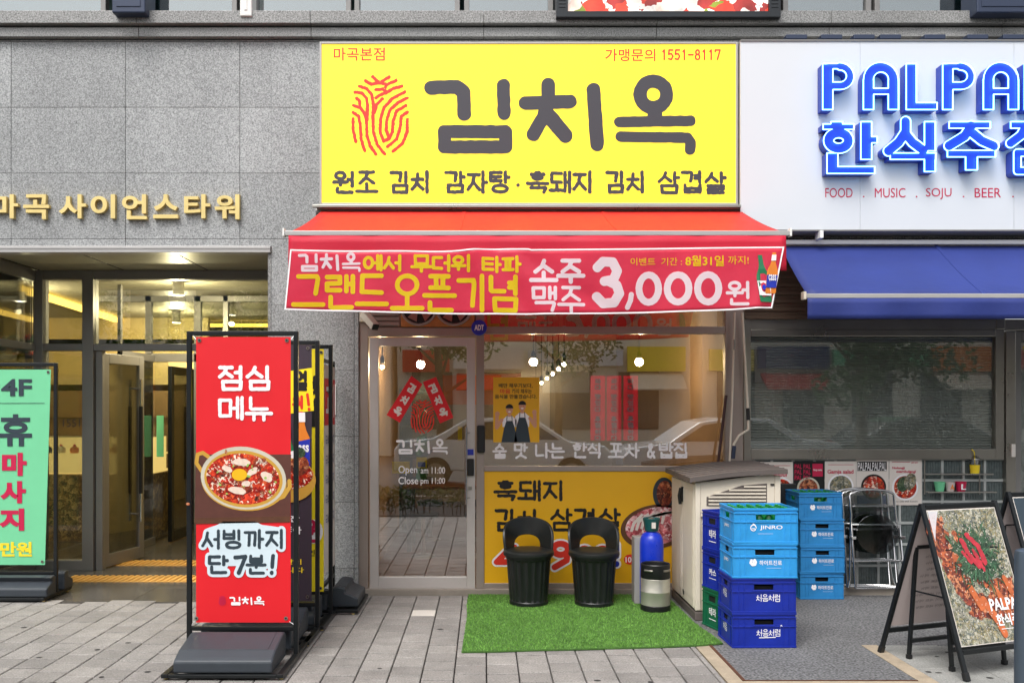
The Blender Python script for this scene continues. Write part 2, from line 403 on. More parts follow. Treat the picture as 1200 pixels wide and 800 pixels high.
def field(strokes, g, pad):
    P = np.array([p for st in strokes for p in st[0]]); rm = max(st[1] for st in strokes) * 1.5
    u0, v0 = P.min(0) - rm - pad; u1, v1 = P.max(0) + rm + pad
    nx, ny = int((u1 - u0) / g) + 2, int((v1 - v0) / g) + 2
    f = np.full((ny, nx), 1e3)
    for st in strokes:
        pts, r = st[0], st[1]; butt = len(st) > 2 and st[2]
        for (ax, ay), (bx, by) in zip(pts[:-1], pts[1:]):
            m = r * 1.5 + pad + 2 * g
            i0 = max(0, int((min(ax, bx) - m - u0) / g)); i1 = min(nx, int((max(ax, bx) + m - u0) / g) + 2)
            j0 = max(0, int((min(ay, by) - m - v0) / g)); j1 = min(ny, int((max(ay, by) + m - v0) / g) + 2)
            uu = u0 + np.arange(i0, i1)[None] * g - ax; vv = v0 + np.arange(j0, j1)[:, None] * g - ay
            dx, dy = bx - ax, by - ay; l2 = dx * dx + dy * dy + 1e-12; l = math.sqrt(l2)
            if butt:
                t = (uu * dx + vv * dy) / l; q = np.abs(uu * dy - vv * dx) / l
                d = np.maximum(q - r, np.maximum(-t, t - l))
            else:
                t = np.clip((uu * dx + vv * dy) / l2, 0, 1)
                d = np.hypot(uu - t * dx, vv - t * dy) - r
            f[j0:j1, i0:i1] = np.minimum(f[j0:j1, i0:i1], d)
    return f, u0, v0

def march(f, u0, v0, g, maxrun=10 ** 6):
    ins = f < 0; s = ins[:-1, :-1].astype(int) + ins[:-1, 1:] + ins[1:, 1:] + ins[1:, :-1]
    polys = []; segs = []
    full = s == 4
    for j in np.nonzero(full.any(1))[0]:
        row = np.concatenate(([0], full[j].astype(int), [0])); dd = np.diff(row)
        for a, b in zip(np.nonzero(dd == 1)[0], np.nonzero(dd == -1)[0]):
            while a < b:
                e = min(b, a + maxrun)
                polys.append([(u0 + a * g, v0 + j * g), (u0 + e * g, v0 + j * g), (u0 + e * g, v0 + (j + 1) * g), (u0 + a * g, v0 + (j + 1) * g)])
                a = e
    for j, i in zip(*np.nonzero((s > 0) & (s < 4))):
        c = [(i, j), (i + 1, j), (i + 1, j + 1), (i, j + 1)]; val = [f[y, x] for x, y in c]; poly = []; cr = []
        for k in range(4):
            a, b = val[k], val[(k + 1) % 4]
            if a < 0: poly.append((u0 + c[k][0] * g, v0 + c[k][1] * g))
            if (a < 0) != (b < 0):
                t = a / (a - b); q = (u0 + g * (c[k][0] + t * (c[(k + 1) % 4][0] - c[k][0])), v0 + g * (c[k][1] + t * (c[(k + 1) % 4][1] - c[k][1])))
                poly.append(q); cr.append(q)
        polys.append(poly)
        if len(cr) == 2: segs.append((cr[0], cr[1]))
    return polys, segs

def ink(strokes, fmap, g, w=.002, depth=0., rough=0., grow=0., step=5, maxrun=10 ** 6, band=None, mb=None, back=None, sides=False):
    """strokes [(points, radius[, butt])] -> flat (or extruded) lettering on the plane fmap"""
    mb = mb or MB(); f, u0, v0 = field(strokes, g, grow + 2 * g)
    if rough: f = f + noise2(f.shape, step) * rough
    f = f - grow
    if band: f = np.abs(f + band[0]) - band[1]
    polys, segs = march(f, u0, v0, g, maxrun)
    for p in polys if not sides else ():
        if len(p) > 2: mb.add([fmap(u, v, w + depth) for u, v in p], [tuple(range(len(p)))])
    if back is not None:
        for p in polys:
            if len(p) > 2: mb.add([fmap(u, v, back) for u, v in p], [tuple(range(len(p)))])
    if depth:
        for a, b in segs:
            mb.add([fmap(*a, w), fmap(*b, w), fmap(*b, w + depth), fmap(*a, w + depth)], [(0, 1, 2, 3)])
    return mb

CHO = 'ㄱㄲㄴㄷㄸㄹㅁㅂㅃㅅㅆㅇㅈㅉㅊㅋㅌㅍㅎ'; JUNG = 'ㅏㅐㅑㅒㅓㅔㅕㅖㅗㅘㅙㅚㅛㅜㅝㅞㅟㅠㅡㅢㅣ'
JONG = ' ㄱㄲㄳㄴㄵㄶㄷㄹㄺㄻㄼㄽㄾㄿㅀㅁㅂㅄㅅㅆㅇㅈㅊㅋㅌㅍㅎ'
def circ(cx=.5, cy=.5, rx=.5, ry=.5): return [(cx + rx * math.cos(2 * math.pi * k / 20), cy + ry * math.sin(2 * math.pi * k / 20)) for k in range(21)]
JAMO = {
 'ㄱ': [[(0, 1), (.95, 1), (1, .85), (.88, 0)]], 'ㄴ': [[(0, 1), (0, .08), (.1, 0), (1, .02)]],
 'ㄷ': [[(1, 1), (.02, 1), (0, .05), (1, 0)]], 'ㄹ': [[(0, 1), (1, 1), (1, .52), (0, .5), (0, 0), (1, 0)]],
 'ㅁ': [[(0, 1), (1, 1), (.97, 0), (.03, 0), (0, 1)]], 'ㅂ': [[(0, 1), (0, 0), (1, 0), (1, 1)], [(0, .52), (1, .52)]],
 'ㅅ': [[(.52, 1), (.4, .5), (0, 0)], [(.45, .6), (1, 0)]], 'ㅇ': [circ()],
 'ㅈ': [[(0, 1), (1, 1)], [(.55, 1), (.4, .45), (0, 0)], [(.45, .5), (1, 0)]],
 'ㅊ': [[(.5, 1.12), (.5, .8)], [(0, .72), (1, .72)], [(.5, .72), (.38, .35), (0, 0)], [(.45, .42), (1, 0)]],
 'ㅋ': [[(0, 1), (1, 1), (.88, 0)], [(0, .52), (.95, .55)]], 'ㅌ': [[(1, 1), (0, 1), (0, 0), (1, 0)], [(0, .5), (.95, .5)]],
 'ㅍ': [[(0, 1), (1, 1)], [(0, 0), (1, 0)], [(.3, 1), (.32, 0)], [(.7, 1), (.68, 0)]],
 'ㅎ': [[(.35, 1.08), (.65, 1.08)], [(0, .78), (1, .78)], circ(.5, .27, .36, .3)]}
for dbl, one in (('ㄲ', 'ㄱ'), ('ㄸ', 'ㄷ'), ('ㅃ', 'ㅂ'), ('ㅆ', 'ㅅ'), ('ㅉ', 'ㅈ')):
    JAMO[dbl] = [[(x * .42 + o, y) for x, y in p] for o in (0, .58) for p in JAMO[one]]
JAMO['ㅄ'] = [[(x * .42 + o, y) for x, y in p] for o, q in ((0, 'ㅂ'), (.58, 'ㅅ')) for p in JAMO[q]]
def fit(ps, x0, y0, x1, y1): return [[(x0 + x * (x1 - x0), y0 + y * (y1 - y0)) for x, y in p] for p in ps]
VERT = 'ㅏㅐㅑㅒㅓㅔㅕㅖㅣ'; HORI = 'ㅗㅛㅜㅠㅡ'
COMB = {'ㅘ': 'ㅗㅏ', 'ㅙ': 'ㅗㅐ', 'ㅚ': 'ㅗㅣ', 'ㅝ': 'ㅜㅓ', 'ㅞ': 'ㅜㅔ', 'ㅟ': 'ㅜㅣ', 'ㅢ': 'ㅡㅣ'}
def vvow(v, y0, y1, x=.84):
    m = (y0 + y1) / 2; h = y1 - y0; S = lambda a, b=y0, c=y1: [(a, c), (a, b)]
    return {'ㅣ': [S(x)], 'ㅏ': [S(x - .04), [(x - .04, m), (x + .14, m)]], 'ㅑ': [S(x - .04), [(x - .04, m + .14 * h), (x + .14, m + .14 * h)], [(x - .04, m - .14 * h), (x + .14, m - .14 * h)]],
            'ㅓ': [S(x + .04), [(x - .16, m), (x + .04, m)]], 'ㅕ': [S(x + .04), [(x - .16, m + .15 * h), (x + .04, m + .15 * h)], [(x - .16, m - .13 * h), (x + .04, m - .13 * h)]],
            'ㅐ': [S(x - .12, y0 + .06 * h), S(x + .1), [(x - .12, m), (x + .1, m)]], 'ㅔ': [S(x - .06, y0 + .06 * h), S(x + .12), [(x - .22, m), (x - .06, m)]],
            'ㅒ': [S(x - .12), S(x + .1), [(x - .12, m + .1), (x + .1, m + .1)], [(x - .12, m - .1), (x + .1, m - .1)]],
            'ㅖ': [S(x - .06), S(x + .12), [(x - .24, m + .1), (x - .06, m + .1)], [(x - .24, m - .1), (x - .06, m - .1)]]}[v]
def hvow(v, y0, y1, x0, x1):
    m = (x0 + x1) / 2; q = (x1 - x0) * .2
    return {'ㅡ': [[(x0, (y0 + y1) / 2), (x1, (y0 + y1) / 2)]], 'ㅗ': [[(m, y1), (m, y0)], [(x0, y0), (x1, y0)]], 'ㅛ': [[(m - q, y1), (m - q, y0)], [(m + q, y1), (m + q, y0)], [(x0, y0), (x1, y0)]],
            'ㅜ': [[(x0, y1), (x1, y1)], [(m, y1), (m, y0)]], 'ㅠ': [[(x0, y1), (x1, y1)], [(m - q, y1), (m - q, y0)], [(m + q, y1), (m + q, y0)]]}[v]
LAT = {
 '0': [circ(.5, .5, .42, .5)], '1': [[(.3, .85), (.55, 1), (.55, 0)]], '2': [[(.1, .75), (.3, 1), (.7, 1), (.88, .75), (.1, 0), (.95, 0)]],
 '3': [[(.08, .86), (.3, 1), (.68, .99), (.86, .78), (.72, .57), (.36, .53)], [(.5, .54), (.84, .44), (.95, .24), (.74, .02), (.32, .0), (.06, .16)]],
 '4': [[(.75, 0), (.75, 1), (.05, .3), (1, .3)]], '5': [[(.9, 1), (.2, 1), (.12, .55), (.6, .62), (.92, .35), (.6, 0), (.1, .08)]],
 '7': [[(.05, .82), (.05, 1), (.95, 1), (.45, 0)]], '8': [circ(.5, .77, .32, .23), circ(.5, .27, .4, .27)],
 '9': [circ(.5, .68, .4, .32), [(.9, .68), (.86, .3), (.5, 0), (.2, .02)]], '!': [[(.5, 1), (.5, .38)], [(.5, .02), (.5, .04)]],
 ',': [[(.6, .08), (.5, -.14)]], '.': [[(.5, 0), (.5, .01)]], ':': [[(.5, .7), (.5, .71)], [(.5, .2), (.5, .21)]], '·': [[(.5, .45), (.5, .46)]],
 '&': [[(1, 0), (.3, .72), (.35, .95), (.6, .98), (.65, .75), (.15, .35), (.15, .08), (.5, 0), (.95, .4)]], '-': [[(.1, .5), (.9, .5)]]}
def glyph(ch):
    """stroke polylines in the unit square (y up), advance width"""
    if ch in LAT: return LAT[ch], (.3 if ch in ',.:!·' else .62)
    k = ord(ch) - 0xAC00
    if k < 0: return [], .4
    c, v, j = CHO[k // 588], JUNG[k % 588 // 28], JONG[k % 28]; out = []; fin = j != ' '
    if v in VERT:
        wide = v in 'ㅐㅔㅒㅖ'; cx1 = .5 if wide or v in 'ㅓㅕ' else .58
        if c in 'ㅅㅈㅊ': cx1 += .04
        if fin: out += fit(JAMO[c], .06, .56, cx1, .98 if c not in 'ㅊㅎ' else .93) + vvow(v, .5, 1)
        else: out += fit(JAMO[c], .06, .14, cx1, .88 if c not in 'ㅊㅎ' else .82) + vvow(v, 0, 1)
    elif v in HORI:
        if fin:
            out += fit(JAMO[c], .2, .66, .8, 1 if c not in 'ㅊㅎ' else .95)
            a, b = (.40, .62) if v in 'ㅗㅛ' else ((.34, .48) if v in 'ㅜㅠ' else (.36, .5)); out += hvow(v, a, b, 0, 1)
        else:
            out += fit(JAMO[c], .17, .46, .83, 1 if c not in 'ㅊㅎ' else .92)
            a, b = (.04, .42) if v in 'ㅗㅛ' else ((-.04, .26) if v in 'ㅜㅠ' else (0, .2)); out += hvow(v, a, b, 0, 1)
    else:
        h, s = COMB[v]
        if fin: out += fit(JAMO[c], .1, .68, .55, 1 if c not in 'ㅊㅎ' else .95) + hvow(h, .38, .52, 0, .66) + vvow(s, .3, 1, .86)
        else: out += fit(JAMO[c], .08, .5, .55, .95 if c not in 'ㅊㅎ' else .9) + hvow(h, .1, .34, 0, .66) + vvow(s, 0, 1, .86)
    if fin:
        top = .34 if v in VERT else .22
        if v in COMB: top = .2
        out += fit(JAMO[j], .18, 0, .9, top if j not in 'ㅊㅎ' else top * .85)
    return out, 1.
def brush(text, u0, v0, u1, v1, r, gap=.12, jit=0.):
    """brush lettering fitted in a box; v0 = top edge, v1 = bottom edge"""
    gl = [glyph(c) for c in text]; W = sum(w for _, w in gl) + gap * (len(gl) - 1)
    u0 += r; u1 -= r; t, b = (v0 + r, v1 - r) if v1 > v0 else (v0 - r, v1 + r)
    k = (u1 - u0) / W; x = u0; out = []
    for ps, w in gl:
        dy = random.uniform(-jit, jit)
        for p in ps: out.append(([(x + a * w * k, b + (t - b) * (y + dy)) for a, y in p], r))
        x += (w + gap) * k
    return out
def trace(lines, ou, ov, s, r): return [([(ou + a / s, ov + b / s) for a, b in l], r) for l in lines]

FONT_CACHE = {}
def ntext(text, u0, v0, u1, v1, fmap, bold=0., depth=0., w=.002, mb=None, keep=False, rot=None):
    """gothic lettering from Blender's built-in font, fitted to the box (v0 top, v1 bottom)"""
    key = (text, bold)
    if key not in FONT_CACHE:
        c = bpy.data.curves.new('t', 'FONT'); c.body = text; c.offset = bold; c.resolution_u = 4
        o = bpy.data.objects.new('t', c); COL.objects.link(o)
        me = bpy.data.meshes.new_from_object(o.evaluated_get(bpy.context.evaluated_depsgraph_get()))
        vs = np.array([v.co[:2] for v in me.vertices]); fs = [tuple(p.vertices) for p in me.polygons]
        cnt = {}
        for p in fs:
            for a, b in zip(p, p[1:] + p[:1]): cnt[(min(a, b), max(a, b))] = cnt.get((min(a, b), max(a, b)), 0) + 1
        ed = [e for e, n in cnt.items() if n == 1]
        bpy.data.objects.remove(o); bpy.data.curves.remove(c); bpy.data.meshes.remove(me)
        FONT_CACHE[key] = (vs, fs, ed)
    vs, fs, ed = FONT_CACHE[key]; mb = mb or MB()
    if not len(vs): return mb
    lo, hi = vs.min(0), vs.max(0); sx = (u1 - u0) / (hi[0] - lo[0]); sy = (v0 - v1) / (hi[1] - lo[1])
    if keep: sx = abs(sy) * (1 if u1 > u0 else -1); u0 = (u0 + u1) / 2 - sx * (hi[0] - lo[0]) / 2
    uv = [(u0 + (a - lo[0]) * sx, v1 + (b - lo[1]) * sy) for a, b in vs]
    n = len(uv); mb.add([fmap(u, v, w + depth) for u, v in uv], fs)
    if depth:
        mb.add([fmap(u, v, ww) for ww in (w, w + depth) for u, v in uv], [(a, b, n + b, n + a) for a, b in ed])
    return mb

FINGER = [[(245, 103), (300, 148)], [(372, 105), (300, 150)], [(190, 135), (235, 160), (300, 148), (350, 160)], [(430, 130), (350, 165), (345, 185)],
 [(140, 175), (200, 195), (240, 245), (250, 320), (247, 400), (250, 530), (280, 630), (340, 705)], [(108, 222), (160, 228), (195, 265), (205, 330), (200, 440)],
 [(120, 270), (145, 295), (145, 330)], [(95, 325), (150, 345), (185, 395), (197, 450), (200, 560), (225, 640), (270, 705)],
 [(93, 380), (135, 410), (148, 480), (155, 590), (183, 680)], [(92, 432), (92, 510), (113, 608)], [(270, 202), (320, 198), (350, 215)],
 [(475, 175), (400, 195), (355, 225), (300, 245), (270, 265)],
 [(495, 220), (400, 270), (335, 340), (308, 430), (302, 530), (330, 605), (375, 585), (400, 530), (405, 450), (430, 370), (505, 325)],
 [(515, 268), (440, 305), (380, 360), (355, 440), (352, 520), (370, 570)], [(515, 378), (470, 410), (460, 500), (430, 590), (360, 648)],
 [(515, 435), (515, 530), (480, 620), (405, 683)], [(260, 380), (275, 320), (320, 275)]]
def finger(u0, v0, u1, v1, r):
    return [([(u0 + (a - 92) / 423 * (u1 - u0), v0 + (b - 103) / 602 * (v1 - v0)) for a, b in l], r) for l in FINGER]
BRAND = [([(85, 77), (185, 73), (212, 95), (213, 180)], 27), ([(366, 68), (369, 176)], 26), ([(137, 248), (375, 249), (375, 308), (137, 308), (137, 248)], 26),
 ([(541, 66), (541, 100)], 27), ([(453, 137), (626, 131)], 27), ([(541, 130), (522, 190), (483, 260)], 26), ([(535, 175), (608, 264)], 29),
 ([(718, 85), (732, 298)], 27), (circ(952, 103, 52, 52), 26), ([(958, 165), (958, 200)], 28), ([(820, 211), (1097, 206)], 21), ([(825, 268), (1085, 272), (1097, 290), (1096, 318)], 21)]
def brand(u0, v0, u1, v1, thick=1.):
    k = (u1 - u0) / 1060; q = (v1 - v0) / 306
    return [([(u0 + (a - 60) * k, v0 + (b - 33) * q) for a, b in p], r * (abs(k) + abs(q)) / 2 * thick) for p, r in BRAND]

# ================================================================== SETTING: ground, paving, walls
g = MB(); g.box(-90, 90, -90, 60, -.5, -.03); struct(g, 'ground', M['paver_gap'])
g = MB(); g.box(-90, 90, -22, -8.9, -.03, -.022); struct(g, 'road', M['asphalt'])
g = MB(); g.box(-90, 90, -8.9, -8.7, -.03, .004); struct(g, 'kerb', M['concrete'])

def tiles(x0, x1, y0, y1, sx, sy, gapx, gapy, stag, skip=None, cham=.004, zr=.0015, fix=()):
    mb = MB(); i = 0; x = x0
    while x < x1 - 1e-6:
        off = (random.random() if stag else 0) * sy
        for xf, of in fix:
            if abs(x - xf) < .01: off = of
        y = y0 - off
        while y < y1 - 1e-6:
            a, b, c, d = x + gapx / 2, min(x + sx, x1) - gapx / 2, max(y, y0) + gapy / 2, min(y + sy, y1) - gapy / 2
            y += sy
            if d - c < .02 or (skip and skip((a + b) / 2, (c + d) / 2)): continue
            z = random.uniform(-zr, zr); q = cham
            vs = [(a, c, -.03), (b, c, -.03), (b, d, -.03), (a, d, -.03), (a, c, z - q), (b, c, z - q), (b, d, z - q), (a, d, z - q),
                  (a + q, c + q, z), (b - q, c + q, z), (b - q, d - q, z), (a + q, d - q, z)]
            mb.add(vs, [(8, 9, 10, 11)] + [(k, (k + 1) % 4, 4 + (k + 1) % 4, 4 + k) for k in range(4)] + [(4 + k, 4 + (k + 1) % 4, 8 + (k + 1) % 4, 8 + k) for k in range(4)])
        x += sx
    return mb
wx, wy = X(506, -.66), -.66                                     # one pale replacement paver
def skip_paver(x, y): return (x < -1.52 and y > -.28) or abs(x + .483) < .05 and abs(y + .685) < .05
struct(tiles(.017 - .2 * 34, 1.457, -5.6, -.015, (.2), .2, .008, .015, True, skip_paver, fix=((-.583, .185),)), 'paving', M['paver'])
g = MB(); g.box(-.577, -.389, -.780, -.590, -.03, .001); struct(g, 'replacement_paver', M['paver_white'], bevel=.003)
struct(tiles(2.72, 9, -5.6, -1.675, .42, .42, .006, .004, False), 'stone_paving', M['slab'])
struct(tiles(1.46, 2.72, -5.6, -2.6, .42, .3, .006, .004, False), 'paving_front', M['slab'])
g = MB(); g.box(1.46, 1.555, -2.6, -.02, -.03, .002); g.box(1.5551, 2.72, -2.6, -2.505, -.03, .002); g.box(2.615, 2.72, -2.504, -1.675, -.03, .002)
struct(g, 'kerb_strip', M['kerbstone'])
g = MB(); g.box(1.5555, 1.575, -2.5, -.02, -.03, .006); g.box(1.5755, 2.612, -2.5, -2.49, -.03, .005); struct(g, 'edge_trim', M['rust'])
g = MB(); g.box(1.576, 2.612, -2.489, -1.676, -.03, 0); g.box(1.576, 9, -1.675, .24, -.03, 0); struct(g, 'gravel_paving', M['coil'])
struct(tiles(-9, -1.53, -.278, 12, .6, .6, .003, .003, False, cham=.001, zr=.0003), 'lobby_floor', M['lobby_floor'])
def tactile(x0, x1, y0, y1):
    mb = MB(); mb.box(x0, x1, y0, y1, 0, .004); n = int((x1 - x0) / .06)
    for k in range(n):
        xx = x0 + .03 + k * .06; mb.bar((xx, y0 + .01, .008), (xx, y1 - .01, .008), .03, .010)
    return mb
solo(tactile(X(88, .92), X(270, .75), .60, .90), 'tactile_strip', M['tactile'], 'yellow ribbed tactile strip in front of the open lobby doors', 'tactile paving')
solo(tactile(X(132, 1.8), X(280, 1.6), 1.47, 1.79), 'tactile_strip', M['tactile'], 'yellow ribbed tactile strip just inside the open lobby doors', 'tactile paving')
# dark spots (old gum) trodden into the pavers
g = MB()
for px_, py_ in ((445, 783), (516, 737), (46, 770), (114, 761), (150, 753), (119, 793), (62, 800), (173, 787), (28, 735), (1098, 769), (1110, 764), (1088, 787), (1100, 788), (1160, 794), (700, 797), (762, 799)):
    dd = F * H / (py_ - CY); x, y = (px_ - CX) * dd / F, dd - D
    g.add([(x + a, y + b, .0022) for a, b in ell(0, 0, random.uniform(.012, .024), random.uniform(.012, .02), 10)], [tuple(range(10))])
struct(g, 'gum_stains', M['paver_gap'])

def panels(regs, y, th=.03, jx=-2.142, jz=4.277, sx=1.004, sz=.577, gap=.0035):
    mb = MB()
    for x0, x1, z0, z1 in regs:
        i0, i1 = math.floor((x0 - jx) / sx), math.ceil((x1 - jx) / sx); k0, k1 = math.floor((z0 - jz) / sz), math.ceil((z1 - jz) / sz)
        for i in range(i0, i1):
            for k in range(k0, k1):
                a, b = max(x0, jx + i * sx + gap / 2), min(x1, jx + (i + 1) * sx - gap / 2); c, d = max(z0, jz + k * sz + gap / 2), min(z1, jz + (k + 1) * sz - gap / 2)
                if b - a > .01 and d - c > .01: mb.box(a, b, y + random.uniform(0, .0015), y + th, c, d)
    return mb
PL, PR = X(318), X(420)
bld = thing('stone_building', 'grey granite street front of a tower with stepped cornice above the shops', 'building', (-1.5, .1, 0))
g = MB(); g.box(-12, PL, .032, .30, 3.06, 5.05); g.box(PL, PR, .032, 1.2, .0, 5.05); g.box(PR, 12, .032, .30, 3.02, 5.05)
g.build('wall_core', M['joint'], bld)
panels([(-12, PL, 3.06, 4.868), (PL, PR, 0, 4.868), (PR, 12, 3.02, 4.868)], 0).build('granite_panels', M['granite'], bld, bevel=.002)
g = MB()
for k in range(-8, 9):
    a = k * 1.506; g.box(a + .002, a + 1.504, -.10, .03, 4.975, 5.083); g.box(a + .002, a + 1.504, -.055, .03, 4.876, 4.955)
g.box(-12, 12, -.02, .03, 4.955, 4.975); g.box(-12, 12, .0, .3, 5.083, 5.09); g.build('cornice', M['granite_dark'], bld, bevel=.004)
g = MB(); g.box(PL - .03, PL - .002, .0, 1.2, 0, 3.05); g.build('pier_side', M['granite_dark'], bld)
g = MB(); g.box(-12, 12, .28, .4, 6.6, 9.5); g.box(-12, 12, 0, .28, 6.6, 9.5); g.build('upper_wall', M['granite_dark'], bld)

# upper floor windows, wall boxes, screen
g = MB(); g.box(-12, 12, 2.6, 2.7, 5.0, 7); g.box(-12, 12, .3, 2.7, 4.98, 5.06); g.box(-12, 12, .3, 2.7, 6.9, 7); struct(g, 'upper_room', mat('upper_wall_paint', (120, 140, 140), .7, var=.15, vscale=1.5))
WINS = [(-60, 126, 'blue grey upstairs window at the far left above the gold lettering'), (172, 279, 'upstairs window between the dark wall box and the small white box'),
        (297, 412, 'upstairs window just right of the small white box'), (416, 539, 'dark framed upstairs window above the left part of the yellow sign'),
        (544, 648, 'upstairs window next to the left end of the food screen'), (916, 1019, 'upstairs window next to the right end of the food screen'),
        (1023, 1138, 'upstairs window left of the navy wall box at the right'), (1205, 1330, 'upstairs window right of the navy wall box')]
for a, b, lab in WINS:
    x0, x1 = X(a, .1), X(b, .1); w = thing('upper_window', lab, 'window', ((x0 + x1) / 2, .1, 5.09), 'upstairs windows')
    g = MB(); t = .045
    g.box(x0, x0 + t, .06, .14, 5.09, 6.6); g.box(x1 - t, x1, .06, .14, 5.09, 6.6); g.box(x0 + t, x1 - t, .06, .14, 5.09, 5.09 + t); g.box(x0 + t, x1 - t, .06, .14, 6.55, 6.6)
    g.build('frame', M['alu'], w, bevel=.004)
    g = MB(); g.box(x0 + t, x1 - t, .098, .104, 5.09 + t, 6.55); g.build('pane', M['glass_upper'], w)
def wall_box(name, a, b, bot, y0, m, lab):
    x0, x1 = X(a, y0), X(b, y0); z0 = Z(bot, y0); w = thing(name, lab, 'wall box', ((x0 + x1) / 2, y0, z0))
    g = MB(); g.box(x0, x1, y0, .05, z0, 6.3); g.build('housing', m, w, bevel=.01)
    g = MB(); g.box(x0 + .04, x1 - .04, y0 - .006, y0 + .002, z0 + .05, 6.2); g.build('front_cover', m, w, bevel=.003)
wall_box('wall_box', 131, 170, 15, -.2, M['navy_box'], 'dark slate wall box between two upstairs windows at left')
wall_box('wall_box', 281, 295, 19, -.12, M['white_paint'], 'small white wall box between upstairs windows')
wall_box('wall_box', 1145, 1215, 15, -.22, M['navy_box'], 'navy wall box at the upper right corner')
Y = -.16
led = thing('led_screen', 'lit advertising screen showing food above the yellow sign', 'screen', ((X(652, Y) + X(915, Y)) / 2, Y, Z(20, Y)))
g = MB(); x0, x1, z0 = X(652, Y), X(915, Y), Z(20, Y)
g.box(x0, x0 + .1, Y, .06, z0, 6.9); g.box(x1 - .1, x1, Y, .06, z0, 6.9); g.box(x0 + .1, x1 - .1, Y, .06, z0, z0 + .05); g.box(x0 + .1, x1 - .1, Y + .05, .06, z0 + .05, 6.9)
for k in range(14):
    for xx in (x0 + .02, x1 - .08): g.box(xx, xx + .06, Y - .004, Y, z0 + .08 + k * .03, z0 + .092 + k * .03)
g.build('frame', M['led_frame'], led, bevel=.004)
g = MB(); g.box(x0 + .1, x1 - .1, Y + .03, Y + .05, z0 + .05, 6.9); g.build('screen_face', M['screen_food'], led)

# ------------------------------------------------------------------ gold building name
Y = -.045
gl = thing('building_lettering', 'raised gold Hangul letters on the granite above the lobby entrance', 'lettering', (X(140, Y), 0, Z(258, Y)))
for ch, a, b in (('마', -6, 24), ('곡', 30, 60), ('사', 71.5, 103), ('이', 108.5, 137), ('언', 145, 174), ('스', 181.5, 210.5), ('타', 217.5, 247.5), ('워', 253, 282)):
    t, bt = (229, 257) if ch not in '곡언워' else (229, 258)
    ntext(ch, a, t, b, bt, fr(0), bold=.026, depth=.04, w=.002).build('letter', M['gold'], gl)

# ================================================================== LOBBY ENTRANCE
YC = 1.25; XL = -4.55
g = MB(); g.box(-9, PL - .002, .0, 12, 3.035, 3.055)
struct(g, 'lobby_ceiling', M['soffit'])
g = MB()
for xx in (-6.2, -5.35, -4.5, -3.65, -2.8): g.box(xx, xx + .012, .02, 1.2, 3.030, 3.036)
struct(g, 'ceiling_joints', M['led_frame'])
cw = thing('entrance_screen', 'aluminium and glass entrance screen of the lobby with leaves swung open', 'entrance', (-3.5, YC, 0))
g = MB(); g.box(-9, PL - .003, -.03, .10, 3.0, 3.058); g.box(-9, PL - .003, -.034, -.03, 3.03, 3.05); g.build('lintel_trim', M['alu_light'], cw, bevel=.004)
g = MB()
for a, b in ((42, 53), (99, 112)): g.box(X(a, YC), X(b, YC), YC - .06, YC + .08, 0, 3.03)
g.box(X(113, YC), X(121, YC), YC - .02, YC + .06, 0, 2.28)
g.box(XL, PL - .03, YC - .05, YC + .07, 2.94, 3.03)
g.box(X(53, YC), X(99, YC), YC - .05, YC + .06, Z(411, YC), Z(403, YC)); g.box(X(112, YC), PL - .03, YC - .05, YC + .06, Z(411, YC), Z(403, YC))
g.box(X(53, YC), X(99, YC), YC - .05, YC + .06, 0, .1)
g.build('mullion_frame', M['alu'], cw, bevel=.004)
g = MB(); g.box(XL - .03, XL + .03, .06, .0 + YC - .06, 2.92, 3.03); g.box(XL - .03, XL + .03, .06, YC - .06, Z(411, YC), Z(403, YC)); g.box(XL - .03, XL + .03, .06, YC - .06, 0, .12); g.box(XL - .03, XL + .03, .0, .06, 0, 3.03)
g.build('side_frame', M['alu'], cw, bevel=.004)
g = MB(); zt = Z(403, YC)
g.box(X(53, YC), X(99, YC), YC, YC + .01, .1, Z(411, YC)); g.box(X(53, YC), X(99, YC), YC, YC + .01, zt, 2.94); g.box(X(112, YC), PL - .03, YC, YC + .01, zt, 2.94)
g.box(XL - .005, XL + .005, .06, YC - .06, .12, Z(411, YC)); g.box(XL - .005, XL + .005, .06, YC - .06, zt, 2.92)
g.build('pane', M['glass_lobby'], cw)
g = MB()
for xx in (-8.9, -7.5, -6.1): g.box(xx, xx + .06, .0, .06, .1, 2.95)
g.box(-9, XL - .031, .0, .06, 0, .099); g.box(-9, XL - .031, .0, .06, 2.951, 2.999); g.build('street_frame', M['alu'], cw, bevel=.004)
g = MB(); g.box(-9, XL - .032, .025, .033, .1, 2.95); g.build('pane', M['glass_lobby'], cw)
